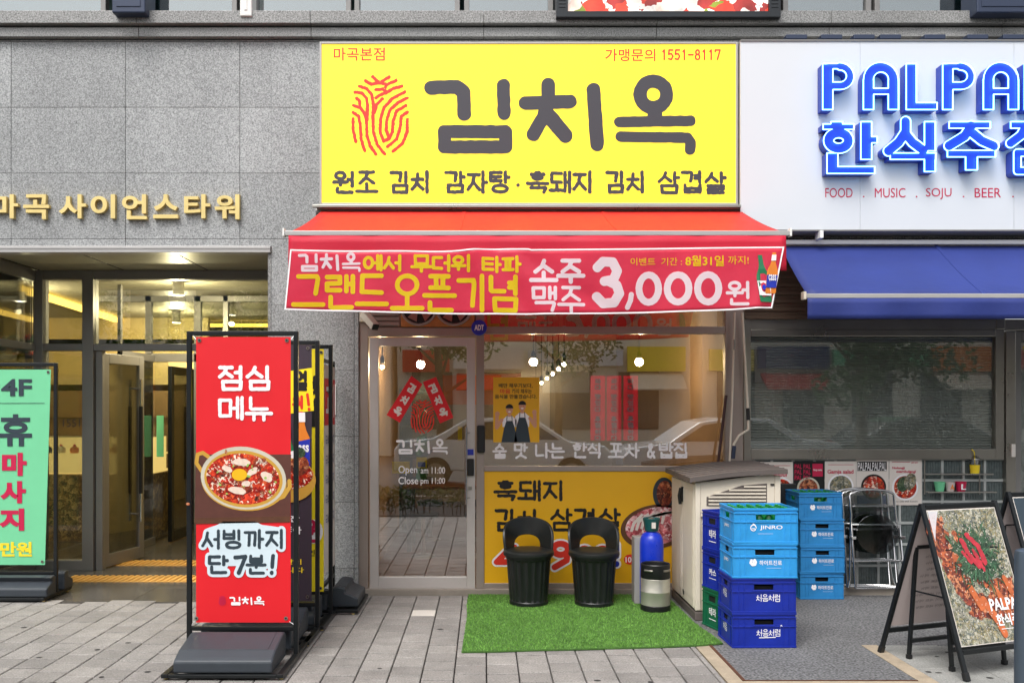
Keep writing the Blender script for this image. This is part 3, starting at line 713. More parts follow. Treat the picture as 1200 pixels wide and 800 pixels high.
def leaf(hx, hy, dx, dy, L, z1, m, lab=None):
    """glazed door leaf from the hinge along (dx,dy)"""
    u = Vector((dx, dy, 0)).normalized(); mx = Matrix(((u.x, -u.y, 0, hx), (u.y, u.x, 0, hy), (0, 0, 1, 0), (0, 0, 0, 1)))
    g = MB(); t = .085
    g.box(0, t, -.025, .025, .015, z1, mx); g.box(L - t, L, -.025, .025, .015, z1, mx); g.box(t, L - t, -.025, .025, .015, .14, mx); g.box(t, L - t, -.025, .025, z1 - .1, z1, mx)
    d = g.build('door', m, cw, bevel=.004, label=lab)
    g = MB(); g.box(t, L - t, -.005, .005, .14, z1 - .1, mx); g.build('pane', M['glass_lobby'], d)
    for s in (-1, 1):
        g = MB(); hxx = L - .13
        g.tube([mx @ Vector((hxx, s * .07, z)) for z in (.42, .75, 1.62, 1.95)], .016)
        for z in (.5, 1.85): g.tube([mx @ Vector((hxx, 0, z)), mx @ Vector((hxx, s * .07, z))], .009)
        h = g.build('handle', M['chrome'], d, smooth=40)
        g = MB(); g.tube([mx @ Vector((hxx, s * .07, z)) for z in (.72, 1.66)], .021); g.build('grip', M['black'], h, smooth=40)
    return d
d1 = leaf(X(118, YC), YC + .03, .14, .63, .70, 2.2, M['alu'], 'grey aluminium leaf swung inwards')
YI = 3.05
leaf(X(199, YI), YI, .02, .8, .85, 2.15, M['black_metal'], 'dark framed inner leaf standing open')
g = MB(); g.flat([(0, 0), (.09, 0), (.09, .07), (0, .07)], lambda u, v, w: (X(118, YC) + .1 + u * .22 + .05, YC + .2 + u * .97 + .1, 1.43 + v)); 
st = thing('inner_screen', 'dim inner glass screen of the vestibule behind the open leaf', 'glass screen', (-3.5, YI, 0))
g = MB()
for a, b in ((171, 178), (228, 236), (262, 268)): g.box(X(a, YI), X(b, YI), YI - .03, YI + .04, 0, 3.0)
g.box(X(112, YI), PL, YI - .03, YI + .04, 2.2, 2.3); g.box(X(112, YI), PL, YI - .03, YI + .04, 2.93, 3.0)
xs = X(160, 2.5)
for yy in (YC + .75, ): g.box(xs - .02, xs + .02, yy, yy + .05, 0, 3)
g.box(xs - .02, xs + .02, YC + .75, YI, 2.2, 2.28); g.box(xs - .02, xs + .02, YC + .75, YI, 0, .08)
g.build('frame', M['alu'], st, bevel=.003)
g = MB(); g.box(X(178, YI), X(197, YI), YI, YI + .008, .05, 2.2); g.box(X(178, YI), PL, YI, YI + .008, 2.3, 2.93); g.box(xs - .004, xs + .004, YC + .8, YI - .04, .08, 2.2); g.build('pane', M['glass_lobby'], st)
g = MB(); g.box(X(184, YI), X(192, YI), YI - .014, YI - .004, 1.05, 1.55); g.build('notice_sheet', M['flag_green'], st)

g = MB(); g.box(-9, PL, 9.0, 9.1, 0, 3.05); g.box(-9, -8.9, .3, 9, 0, 3.05); g.box(PL - .02, PL, 1.25, 9, 0, 3.03); struct(g, 'lobby_wall', M['beige'])
g = MB(); g.box(-7.4, -4.25, 6.0, 6.1, 2.0, 3.03); g.box(-7.4, -4.2, 6.0, 9, 2.62, 2.7); struct(g, 'ceiling_bulkhead', M['beige'])
g = MB(); g.box(-8.9, -4.75, 1.3, 1.36, 2.75, 3.03); struct(g, 'ceiling_drop', M['led_frame'])
for p in (((-5.2, 1.9), (-5.95, 8.9)), ((-6.6, 2.6), (-7.2, 8.9))):
    (xa, ya), (xb, yb) = p
    g = MB(); g.bar((xa, ya, 2.99), (xb, yb, 2.99), .14, .05); solo(g, 'cove_light', M['cove'], 'long warm yellow cove light crossing the lobby ceiling ' + ('near the front glass' if xa > -6 else 'deeper at the left'), 'ceiling light')
g = MB(); g.bar((-6.6, 6.6, 2.97), (-3.4, 6.6, 2.97), .12, .05); solo(g, 'cove_light', M['cove'], 'short warm cove light running across the back of the lobby', 'ceiling light')
def downlight(x, y, z, lab, e=12):
    t = thing('downlight', lab, 'ceiling light', (x, y, z))
    g = MB(); g.lathe([(.055, 0), (.06, .0), (.06, 3.03 - z), (.055, 3.03 - z)], (x, y, z), 20); g.build('housing', M['white_paint'], t, smooth=40)
    g = MB(); g.lathe([(.05, -.004), (.05, -.001)], (x, y, z), 20); g.build('lens', M['lamp_white'], t)
    l = bpy.data.lights.new('downlight', 'POINT'); l.energy = e; l.color = (1, .87, .56); l.shadow_soft_size = .03
    lo = bpy.data.objects.new('downlight_lamp', l); COL.objects.link(lo); lo.location = (x, y, z - .12)
downlight(X(209, 2.0), 2.0, Z(346, 2.0), 'white cylinder downlight glowing above the entrance doors', 60)
downlight(X(25, 2.4), 2.4, 2.86, 'white cylinder downlight behind the left entrance glass', 60)
downlight(-4.4, 5.0, 2.86, 'white cylinder downlight deep inside the lobby', 90)
# cafe counter inside the lobby
ct = thing('cafe_counter', 'glowing cake counter with speckled front inside the lobby', 'counter', (-5.2, 3.4, 0))
g = MB(); g.box(-7.6, -4.12, 3.2, 3.9, 0, .82); g.build('body', food_mat('speckled_front', [(150, 120, 70), (120, 92, 52), (176, 148, 92), (96, 76, 44)], 22), ct)
g = MB(); g.box(-7.6, -4.12, 3.25, 3.27, .84, 1.28); g.box(-7.6, -4.12, 3.25, 3.9, 1.28, 1.3); g.build('showcase_glass', M['glass_lobby'], ct)
g = MB(); g.box(-7.6, -4.12, 3.3, 3.86, .83, .86); g.box(-7.6, -4.12, 3.4, 3.86, 1.05, 1.07); g.build('shelf', M['shelf_glow'], ct)
g = MB(); g.box(-7.6, -4.15, 3.85, 3.88, .86, 1.28); g.build('back_panel', M['shelf_glow'], ct)
for k in range(9):
    x = -4.35 - k * .17; c = thing('cake', 'small cake on a lit shelf of the lobby counter', 'cake', (x, 3.55, 1.07), 'cakes in the counter')
    g = MB(); g.lathe([(.05, 0), (.055, .05), (.045, .07), (.02, .085)], (x, 3.55, 1.07), 14); g.build('sponge', M[('cream', 'room_dark', 'orange_sign')[k % 3]], c, smooth=50)
    g = MB(); g.sphere((x, 3.55, 1.165), .018, 8); g.build('berry', M['red_ink'], c, smooth=60)
g = MB(); g.box(-7.6, -4.0, 5.6, 5.7, 0, 1.9); g.box(-7.6, -4.0, 5.55, 5.6, 1.5, 1.54); solo(g, 'back_bar', M['beige_dark'], 'brown back bar behind the lobby cake counter', 'cabinet')
wl = ntext('cafe', X(72, 5.5), Z(460, 5.5), X(96, 5.5), Z(452, 5.5), lambda u, v, w=0: (u, 5.54 - w, v)) 
wl = ntext('1551', X(74, YC), Z(491, YC), X(94, YC), Z(500, YC), lambda u, v, w=0: (u, YC - .003 - w, v)); wl.build('lettering', M['grey_ink'], cw)
pl = thing('flower_arrangement', 'red and green flower arrangement behind the upper left lobby glass', 'flowers', (X(18, 1.75), 1.75, 2.2))
g = MB(); g.box(X(-20, 1.75), X(45, 1.75), 1.65, 1.85, 2.17, 2.2); g.build('shelf', M['led_frame'], pl)
g = MB(); gr = MB()
for k in range(60):
    x = random.uniform(X(-8, 1.75), X(42, 1.75)); z = 2.22 + random.random() * .2; y = 1.75 + random.uniform(-.07, .07)
    (g if k % 3 == 0 else gr).sphere((x, y, z), random.uniform(.015, .035), 5)
g.build('blossoms', M['red_ink'], pl, smooth=80); gr.build('leaves', M['green_ink'], pl, smooth=80)

# ================================================================== SIGNS ABOVE THE SHOPS
YS = -.20
s1 = thing('sign_cabinet', 'large yellow lightbox sign with dark brush Hangul over the red awning', 'sign', ((X(374, YS) + X(864, YS)) / 2, YS, Z(240, YS)))
x0, x1, z0, z1 = X(374.5, YS), X(864.5, YS), Z(240.5, YS), Z(49.5, YS)
g = MB(); g.box(x0, x1, YS + .006, -.004, z0, z1); t = .018
g.box(x0, x0 + t, YS - .008, YS + .006, z0, z1); g.box(x1 - t, x1, YS - .008, YS + .006, z0, z1); g.box(x0 + t, x1 - t, YS - .008, YS + .006, z0, z0 + t); g.box(x0 + t, x1 - t, YS - .008, YS + .006, z1 - t, z1)
g.build('cabinet', M['alu_light'], s1, bevel=.003)
g = MB(); g.box(x0 + t, x1 - t, YS, YS + .006, z0 + t, z1 - t); face = g.build('sign_face', M['yellow_sign'], s1)
fm = fr(YS)
ink(trace([p for p, r in BRAND], 480, 80, 3.3333, 7.7), fm, .55, rough=.55, step=7).build('brand_lettering', M['grey_ink'], face) if False else None
st = [([(480 + a / 3.3333, 80 + b / 3.3333) for a, b in p], r / 3.3333) for p, r in BRAND]
ink(st, fm, .6, rough=.42, step=10).build('brand_lettering', M['grey_ink'], face)
ink(trace(FINGER, 400, 75, 6.67, 1.9), fm, .35, rough=.45, step=5).build('fingerprint_emblem', M['red_ink'], face)
st = []
for wd, a, b in (('원조', 389, 444), ('김치', 455, 506), ('감자탕', 519, 599), ('·', 604, 610), ('흑돼지', 616, 697), ('김치', 708, 758), ('삼겹살', 769, 852)):
    st += brush(wd, a, 200 if wd != '·' else 205, b, 227.5, 2.1, .12, .02)
ink(st, fm, .42, rough=.4, step=6).build('menu_lettering', M['grey_ink'], face)
ntext('마곡본점', 391, 56, 451, 71.5, fm, .012).build('branch_lettering', M['red_ink'], face)
ntext('가맹문의', 709, 57.5, 768, 72, fm, .012).build('phone_lettering', M['red_ink'], face); ink(brush('1551-8117', 774, 58, 845, 71, .95, .16), fm, .35).build('phone_figures', M['red_ink'], face)
g = MB(); g.box(x0 - .02, x1 + .03, YS - .03, -.004, Z(246, YS), Z(243.5, YS)); g.box(x0 - .05, x1 + .01, YS - .07, YS - .031, Z(245, YS), Z(242, YS)); g.build('drip_flashing', M['steel'], s1, bevel=.002)
g = MB(); g.box(x1 + .004, x1 + .03, YS + .02, -.004, z0 - .1, z1 + .01); g.build('side_trim', M['alu'], s1)

YW = -.24
s2 = thing('sign_cabinet', 'wide white sign cabinet with blue neon channel letters over the blue awning', 'sign', (X(1150, YW), YW, Z(270, YW)))
x0, z0, z1 = X(867.5, YW), Z(271, YW), Z(47, YW)
g = MB(); g.box(x0, 6.2, YW + .01, -.004, z0, z1); g.build('cabinet', M['alu_light'], s2, bevel=.003)
g = MB(); xx = x0
for b in (1.02, 1.31, 1.31, 1.31): 
    if xx < 6.1: g.box(xx + .0012, min(xx + b, 6.2) - .0012, YW, YW + .01, z0 + .012, z1 - .012)
    xx += b
face = g.build('sign_panel', M['white_panel'], s2)
g = MB(); g.box(x0, 6.2, YW - .01, YW + .01, z0, z0 + .012); g.box(x0, 6.2, YW - .01, YW + .01, z1 - .012, z1); g.build('edge_trim', M['alu'], s2)
fw = fr(YW); DP = .092
def off(f, du, dv): return lambda u, v, w=0.: f(u + du, v + dv, w)
def latin_glyph(ch, u, w, t, b, s):
    """blocky capitals as butt strokes: stem half width s"""
    if ch == 'P': return [([(u + s, t), (u + s, b)], s, True), ([(u + s, t + s * .5), (u + w * .55, t + s * .5)], s * .55, True), ([(u + w * .55, t + s * .55)] + [(u + w * .55 + (w * .45 - s * .8) * math.sin(a), t + s * .55 + (b - t) * .21 * (1 - math.cos(a))) for a in np.linspace(0, math.pi, 12)] + [(u + s, t + s * .55 + (b - t) * .42)], s * .75)]
    if ch == 'A': return [([(u + s, b), (u + s, t + w * .45)], s, True), ([(u + w - s, b), (u + w - s, t + w * .45)], s, True), ([(u + w / 2 + (w / 2 - s) * math.cos(a), t + w * .45 - (w * .45 - s * .7) * math.sin(a)) for a in np.linspace(0, math.pi, 14)], s * .97), ([(u + s, t + (b - t) * .6), (u + w - s, t + (b - t) * .6)], s * .6, True)]
    return [([(u + s, t), (u + s, b)], s, True), ([(u, b - s * .7), (u + w, b - s * .7)], s * .7, True)]
let = [[('P', 958, 37)], [('A', 1005, 41)], [('L', 1054.5, 36)], [('P', 1096.5, 38)], [('A', 1143.5, 41)], [('L', 1191, 36)]]
def channel(st, parent):
    b = ink(st, fw, .6, w=DP).build('letter', M['letter_blue'], parent); ink(st, fw, .6, w=.002, depth=DP - .003, sides=True).build('letter_return', M['letter_return'], b)
    ink(st, fw, .45, w=DP + .018, depth=.008, band=(.2, .42)).build('neon_tube', M['neon'], b)
for (ch, u, w), in let: channel(latin_glyph(ch, u, w, 80.5, 134, 6.1), face)
def hg(ps, u, t, r=5.2): return [([(u + a, t + b) for a, b in p], q, True) if len(p) < 6 else ([(u + a, t + b) for a, b in p], q) for p, q in ps]
HAN = [([(16, 0), (16, 5)], 7), ([(0, 6), (36, 6)], 3.4), (circ(18, 22, 11.5, 9), 6), ([(50, 0), (50, 44)], 6.5), ([(50, 21), (63, 21)], 3.8), ([(11, 36), (11, 60)], 6.5), ([(5, 56), (60, 56)], 4.2)]
SIK = [([(22, 0), (22, 12), (14, 24), (2, 34)], 6), ([(22, 14), (30, 24), (42, 33)], 6), ([(50, 0), (50, 34)], 6.5), ([(4, 40), (57, 40)], 4), ([(50, 38), (50, 58)], 6.5)]
JU = [([(2, 4), (50, 4)], 4), ([(28, 5), (20, 17), (2, 28)], 6), ([(30, 14), (40, 22), (54, 28)], 6), ([(0, 37), (56, 37)], 4), ([(28, 38), (28, 56)], 7)]
JEOM = [([(2, 4), (34, 4)], 4), ([(20, 5), (14, 16), (2, 25)], 5.5), ([(20, 14), (34, 25)], 5.5), ([(50, 0), (50, 32)], 6), ([(38, 14), (50, 14)], 4), ([(10, 36), (52, 36), (52, 57), (10, 57), (10, 36)], 4.5)]
for ps, u in ((HAN, 958.5), (SIK, 1032), (JU, 1102), (JEOM, 1173)):
    channel([(( [(u + a, 147.5 + b) for a, b in p]), q, True) if len(p) < 3 else ([(u + a, 147.5 + b) for a, b in p], q) for p, q in ps], face)
for t_, a, b in (('FOOD', 967, 999), ('MUSIC', 1025, 1061), ('SOJU', 1085, 1115), ('BEER', 1142, 1173), ('WINE', 1200, 1230)): ntext(t_, a, 220.5, b, 233.5 if 'J' in t_ else 231.5, fw, 0).build('small_lettering', M['crimson_ink'], face)
for a in (1012, 1074, 1129, 1187): MB().flat(ell(a, 230.5, 1.0, 1.0, 10), fw, .002).build('dot_print', M['crimson_ink'], face)
for k, a in enumerate((921, 962, 1000, 1031, 1083, 1133, 1175)):
    xx = X(a, YW); g = MB(); g.box(xx, xx + .18, YW - .01, YW + .11, z1 + .004, z1 + .045); g.box(xx + .02, xx + .05, YW + .11, -.06, z1 + .01, z1 + .03)
    g.build('floodlight', M['navy_box'], s2, bevel=.006)

# ================================================================== AWNINGS
def sheet(fn, nu, nv, mat_, name, parent=None, thick=.0, **k):
    mb = MB(); mb.add([fn(i / nu, j / nv) for j in range(nv + 1) for i in range(nu + 1)], [(j * (nu + 1) + i, j * (nu + 1) + i + 1, (j + 1) * (nu + 1) + i + 1, (j + 1) * (nu + 1) + i) for j in range(nv) for i in range(nu)])
    o = mb.build(name, mat_, parent, smooth=180 if k.pop('sm', True) else None, **k)
    if thick:
        m = o.modifiers.new('thickness', 'SOLIDIFY'); m.thickness = thick
    return o
YF = -1.24
aw = thing('red_awning', 'red fabric folding awning with drop valance over the restaurant front', 'awning', (.4, -.2, 2.9))
xa0, xa1, xb0, xb1 = X(377, -.2), X(868, -.2), X(337.5, YF), X(921, YF); za, zb = Z(247.5, -.2), Z(273, YF)
def canopy(u, v):
    sag = -.018 * math.sin(math.pi * v) - .004 * math.sin(u * 19) * v
    return (xa0 + (xa1 - xa0) * u + ((xb0 - xa0) + (xb1 - xb0 - xa1 + xa0) * u) * v, -.2 + (YF + .2) * v, za + (zb - za) * v + sag)
sheet(canopy, 40, 8, M['awning_red'], 'canopy', aw, .002)
for u_ in (.34, .67):
    g = MB()
    for j in range(8):
        p, q = Vector(canopy(u_, j / 8)), Vector(canopy(u_, (j + 1) / 8)); g.bar(p + Vector((0, 0, .004)), q + Vector((0, 0, .004)), .03, .003)
    g.build('seam', M['awning_red'], aw)
g = MB(); g.box(xb0 - .02, xb1 + .02, YF - .03, YF + .02, zb - .025, zb + .012); g.build('front_bar', M['alu_light'], aw, bevel=.005)
for q_ in (xb0 - .035, xb1 + .02): MB().box(q_, q_ + .015, YF - .035, YF + .025, zb - .03, zb + .03).build('end_cap', M['white_paint'], aw, bevel=.003)
def val(u, v):
    x = xb0 + .01 + (xb1 - xb0 - .02) * u
    return (x, YF - .028 + .012 * v * math.sin(x * 5.1) + .004 * math.sin(x * 13), zb - .025 - .26 * v)
sheet(val, 90, 5, M['valance_red'], 'valance', aw, .002)
g = MB(); g.tube([(xa0 - .05, -.16, za + .0), (xa1 + .05, -.16, za)], .045, 12); g.build('roller', M['alu'], aw, smooth=50)
for s_, xx in ((1, xa0 + .35), (-1, xa1 - .35)):
    g = MB(); e = (xx + s_ * .55, -.66, (za + zb) / 2 - .12); g.tube([(xx, -.18, za - .12), e], .022); g.tube([e, (xx + s_ * .15, YF + .02, zb - .03)], .018); g.sphere(e, .03, 6)
    g.build('arm', M['white_paint'], aw, smooth=50)

# printed banner tied to the valance; print follows the cloth
YBn = -1.30
def wav(u, v):
    """ripple of the banner cloth, u v in photo pixels at YBn"""
    d = (v - 290) / 75.
    r = .010 * math.sin(u * .031 + .4) * (.4 + d) + .006 * math.sin(u * .083 + v * .03) * d
    r += .030 * math.exp(-((u - 556 - (v - 300) * .35) / 12.) ** 2) * (1 - .5 * d) - .022 * math.exp(-((u - 585 - (v - 300) * .5) / 13.) ** 2)
    r += .026 * math.exp(-((u - 905 + (v - 290) * .25) / 9.) ** 2) * d - .012 * math.exp(-((u - 660 - (v - 330) * 1.5) / 22.) ** 2)
    return r
def fb(u, v, w=0.): return (X(u, YBn), YBn - wav(u, v) - w * 1.6, Z(v, YBn))
bn = thing('event_banner', 'pink red cloth banner with a price of 3,000 tied below the red awning', 'banner', (X(625, YBn), YBn, Z(368, YBn)))
def btop(u): return 292 + (1.6 * math.sin((u - 340) / 50.) if u < 620 else 0) - 3 * max(0, (u - 650) / 270.) + 2.5 * math.exp(-((u - 520) / 40) ** 2)
def bbot(u): return 362.5 + 6 * math.sin(math.pi * min(1, max(0, (u - 333) / 560.))) - 1.5 * max(0, (u - 860) / 60)
def bsheet(a, b):
    uu = 340 + (919 - 340) * a; v = btop(uu) + (bbot(uu) - btop(uu)) * b; u = uu - 7 * b * (1 - a) - 14 * b * a ** 14
    return fb(u, v)
sheet(bsheet, 170, 14, M['banner_red'], 'cloth', bn, .001)
g = MB(); N_ = 170
for b, nm in ((0., 't'), (1., 'b')):
    for i in range(N_):
        p, q = bsheet(i / N_, b), bsheet((i + 1) / N_, b); hz = .0105 * (1 if b else -1)
        g.add([(p[0], p[1] - .003, p[2]), (q[0], q[1] - .003, q[2]), (q[0], q[1] - .003, q[2] + hz), (p[0], p[1] - .003, p[2] + hz)], [(0, 1, 2, 3)])
for a in (0., 1.):
    for i in range(14):
        p, q = bsheet(a, i / 14), bsheet(a, (i + 1) / 14); hx = .011 * (1 if a == 0 else -1)
        g.add([(p[0], p[1] - .004, p[2]), (q[0], q[1] - .004, q[2]), (q[0] + hx, q[1] - .004, q[2]), (p[0] + hx, p[1] - .004, p[2])], [(0, 1, 2, 3)])
g.build('white_hem', M['white_ink'], bn)
def bink(words, g_, m_, nm):
    mb = MB()
    for wd, a, t, b, bt, r in words: ink(brush(wd, a, t, b, bt, r, .08, .015), fb, g_, w=.002, rough=.12, step=7, maxrun=7, mb=mb, back=-.003)
    mb.build(nm, m_, bn)
bink([('에서', 424, 298, 473, 318.5, 1.9), ('무더위', 481, 298, 554, 319, 1.9), ('타파', 563, 299, 612, 320, 1.9), ('그랜드', 341, 321, 456, 363, 2.75), ('오픈기념', 457, 321, 611, 366, 2.75)], .5, M['banner_yellow'], 'yellow_lettering')
bink([('소주', 620, 303, 686, 331.5, 2.5), ('맥주', 621, 335, 686, 366, 2.05), ('원', 850, 329, 880, 358, 1.9)], .5, M['lilac_ink'], 'white_lettering')
mb = MB(); ink(brand(349, 296, 423, 319, .92), fb, .42, w=.002, maxrun=7, mb=mb, back=-.003)
for ch, a, t, b, bt, r in (('3', 690, 301, 735, 361, 5.6), (',', 733, 343, 743, 364, 3.4), ('0', 745, 318, 776, 358, 4.0), ('0', 778, 318, 811, 358, 4.0), ('0', 813, 318, 846, 358, 4.0)):
    if ch == ',': ink([([(740, 345), (739, 352), (735.5, 360)], 3.0)], fb, .55, maxrun=7, mb=mb, back=-.003); continue
    ps = fit(LAT[ch], .06, 0, .94, 1) if ch == '3' else [circ()]
    ink([([(a + r + x * (b - a - 2 * r), bt - r - y * (bt - t - 2 * r)) for x, y in p], r) for p in ps], fb, .55, rough=.12, step=10, maxrun=7, mb=mb, back=-.003)
mb.build('price_lettering', M['lilac_ink'], bn)
for wd, a, b, t, bt, bo in (('이벤트', 739, 768, 302, 311, .0), ('기간 :', 775, 799, 302, 311, .0), ('8월31일', 803, 848, 299.5, 312, .02), ('까지!', 853, 877, 300, 310, .0)): ntext(wd, a, t, b, bt, fb, bo).build('date_lettering', M['banner_yellow'], bn)

def bottle_print(parent, f, cx, top, h, lean, mb_, ml, cap=None):
    """flat printed bottle"""
    def q(pts): return [(cx + a * h + lean * b * h, top + b * h) for a, b in pts]
    prof = [(.045, 0), (.05, .2), (.075, .3), (.13, .42), (.14, .5), (.14, .97), (.12, 1)]
    MB().flat(q([(-a, b) for a, b in prof] + [(a, b) for a, b in prof[::-1]]), f, .004).build('bottle_print', mb_, parent)
    MB().flat(q([(-.135, .55), (.135, .55), (.135, .86), (-.135, .86)]), f, .006).build('label_print', ml, parent)
    if cap: MB().flat(q([(-.055, .06), (.055, .06), (.06, .2), (-.06, .2)]), f, .006).build('neck_print', cap, parent)
bottle_print(bn, fb, 890, 299, 55, .13, M['green_ink'], M['white_ink'])
bottle_print(bn, fb, 907, 296, 48, -.10, M['orange_sign'], M['blue_ink'], M['white_ink'])
MB().flat(ell(894, 337, 2.2, 3, 14), fb, .008).build('drop_print', M['gas_blue'], bn)
ntext('cass', 899.5, 322, 909, 329, fb, .02, w=.008).build('label_lettering', M['white_ink'], bn)

# blue awning of the neighbour
YB2 = -.98
a2 = thing('blue_awning', 'blue fabric awning with short valance under the white neon sign', 'awning', (3.6, -.1, 2.4))
zb2 = Z(345, YB2); xl = X(945, YB2)
def can2(u, v):
    xs = X(915, -.12) + .0; x0_ = xs + (xl - xs) * v
    return (x0_ + (6.3 - x0_) * u, -.12 + (YB2 + .12) * v, Z(288, -.12) + (zb2 - Z(288, -.12)) * v - .02 * math.sin(math.pi * v) + .006 * math.sin(u * 23 + v * 2) * v)
sheet(can2, 40, 8, M['awning_blue'], 'canopy', a2, .002)
for u_ in (.36, .72):
    g = MB()
    for j in range(8):
        p, q = Vector(can2(u_, j / 8)), Vector(can2(u_, (j + 1) / 8)); g.bar(p + Vector((0, -.002, .004)), q + Vector((0, -.002, .004)), .03, .003)
    g.build('seam', M['awning_blue'], a2)
g = MB(); g.box(xl - .01, 6.3, YB2 - .02, YB2 + .03, zb2 - .03, zb2 + .005); g.build('front_bar', M['alu_light'], a2, bevel=.004)
g = MB(); g.box(xl - .03, xl - .008, YB2 - .025, YB2 + .035, zb2 - .04, zb2 + .02); g.build('end_cap', M['cream'], a2, bevel=.003)
sheet(lambda u, v: (xl + (6.3 - xl) * u, YB2 - .022 + .012 * v * math.sin(u * 40) + .006 * math.sin(u * 17), zb2 - .03 - .16 * v), 80, 4, M['awning_blue'], 'valance', a2, .002)
g = MB(); g.box(X(870, -.1), 6.3, -.16, -.004, Z(287, -.12), Z(282, -.12)); g.build('wall_bar', M['white_paint'], a2, bevel=.004)
g = MB()
for xx in (X(957, -.2), 5.0): g.box(xx, xx + .03, -.28, -.16, Z(281, -.2), Z(272, -.2))
g.build('bracket', M['white_paint'], a2, bevel=.003)
g = MB(); e = (xl + .7, -.5, 2.62); g.tube([(xl + .3, -.05, 2.75), e], .02); g.tube([e, (xl + .25, YB2, zb2 - .02)], .018); g.build('arm', M['white_paint'], a2, smooth=50)

# ================================================================== RESTAURANT FRONT
Yf = .06
ff = fr(Yf - .035)
sf = thing('shop_front', 'brown grey aluminium restaurant front with door, window and yellow lower panel', 'shop front', (.5, Yf, 0))
def fbox(mb, a, b, t, bt, y0, y1, Y=None):
    Y = y0 if Y is None else Y
    return mb.box(X(a, Y), X(b, Y), y0, y1, Z(bt, Y), Z(t, Y))
g = MB(); y0, y1 = Yf - .035, Yf + .05
zt = 3.02
def vbar(a, b): g.box(X(a, y0), X(b, y0), y0, y1, .055, zt)
vbar(420.5, 431.5); vbar(558, 567.5); vbar(850, 871)
g.box(X(431.5, y0), X(558, y0), y0, y1, Z(394, y0), Z(384, y0)); g.box(X(567.5, y0), X(850, y0), y0, y1, Z(391, y0), Z(382.5, y0))
g.box(X(567.5, y0), X(850, y0), y0, y1, Z(691, y0), Z(683, y0)); g.box(X(567.5, y0), X(850, y0), y0 + .003, y1, Z(552, y0), Z(546, y0))
g.build('frame', M['alu_shop'], sf, bevel=.004)
g = MB(); g.box(X(420.5, y0), X(871, y0), -.02, .2, -.02, .054); g.build('threshold', M['concrete'], sf, bevel=.006)
g = MB(); g.box(X(567.5, y0), X(850, y0), Yf, Yf + .008, Z(546, y0), Z(391, y0)); pane = g.build('window_pane', M['glass'], sf)
g = MB(); g.box(X(567.5, y0), X(850, y0), Yf, Yf + .008, Z(382.5, y0), zt); g.build('transom_pane', M['glass'], sf)
g = MB()
for k in range(9): g.box(X(432, y0), X(468, y0), y0 + .005 + .012 * (k % 2), y0 + .03, Z(384, y0) + .02 + k * .045, Z(384, y0) + .052 + k * .045)
g.box(X(431.5, y0), X(558, y0), y0 + .035, y1, Z(384, y0), zt); g.build('vent_louvre', M['alu_shop'], sf, bevel=.002)
fx = g = MB(); g.box(X(470, y0), X(556, y0), y0 - .01, y0 + .034, Z(383, y0), Z(383, y0) + .42); fan = g.build('fan_panel', M['wood_fan'], sf, bevel=.003)
for cx in (491, 532):
    g = MB(); c = Vector((X(cx, y0), y0 - .012, Z(360, y0)))
    pts = [c + .155 * Vector((math.cos(a), 0, math.sin(a))) for a in np.linspace(0, 2 * math.pi, 28)[:-1]]; g.tube(pts, .012, 8, True); g.build('fan_ring', M['alu_shop'], fan, smooth=50)
    g = MB(); g.add([c + Vector((.15 * math.cos(a), .0005, .15 * math.sin(a))) for a in np.linspace(0, 2 * math.pi, 28)[:-1]], [tuple(range(27))]); g.build('fan_hole', M['black_matte'], fan)
    g = MB()
    for k in range(5):
        a = k * 2 * math.pi / 5; g.add([c + Vector((r * math.cos(a + da), -.006 - .004 * da, r * math.sin(a + da))) for r, da in ((.03, 0), (.135, .1), (.13, .8), (.03, .6))], [(0, 1, 2, 3)])
    g.build('fan_blade', M['steel'], fan)
# lower yellow panel with print
yl = Yf - .02
g = MB(); g.box(X(567.5, y0), X(850, y0), yl, yl + .02, Z(683, y0), Z(552, y0)); lp = g.build('lower_panel', M['yellow_print'], sf)
fl = fr(yl); mb = MB()
ink(brush('흑돼지', 578, 562, 663, 587.5, 1.85, .13, .02), fl, .42, rough=.35, step=6, mb=mb)
ink(brush('김치', 578, 596, 632, 623, 1.95, .13, .02), fl, .42, rough=.35, step=6, mb=mb); ink(brush('삼겹살', 643, 595, 728, 622, 1.85, .13, .02), fl, .42, rough=.35, step=6, mb=mb)
mb.build('lettering', M['dark_ink'], lp)
def num(st, mc, name):
    ink(st, fl, .5, w=.002, grow=2.2).build(name + '_outline', M['white_ink'], lp); ink(st, fl, .5, w=.004).build(name, mc, lp)
num([([(600, 640), (582, 658), (613, 658)], 3.4), ([(603, 641), (603, 666)], 3.4)] + [(circ(657, 643, 8.5, 6.5), 3.6), ([(665.5, 645), (664, 656), (650, 664)], 3.6)] + [(circ(685, 652, 8, 10), 3.4), (circ(706, 652, 8, 10), 3.4)], M['red_ink'], 'price_figures')
num([([(722.5, 638), (722.5, 651)], 3.2), ([(722.5, 660), (722.5, 660.5)], 3.2)], M['blue_ink'], 'exclamation_mark')
MB().flat(ell(768, 617, 41, 26, 40, -.15), fl, .002).build('plate_print', M['wood'], lp); MB().flat(ell(769, 616, 36.5, 22, 40, -.15), fl, .004).build('pork_print', M['meat'], lp)
mb = MB()
for k in range(7): mb.prism([(738 + k * 6, 622 - k * 1.5), (741 + k * 6, 612 - k * 2.2), (752 + k * 7, 601 - k * .5), (754 + k * 7, 603 - k * .5), (744 + k * 6, 614 - k * 2), (741 + k * 6, 623 - k * 1.5)], fl, .005, .006)
mb.build('pork_slice_print', M['paper'], lp)
MB().flat(ell(778, 578, 13, 19, 28), fl, .002).build('bowl_print', M['slate_ink'], lp); MB().flat(ell(779, 578, 9.5, 15, 28), fl, .004).build('garnish_print', M['chicken'], lp)
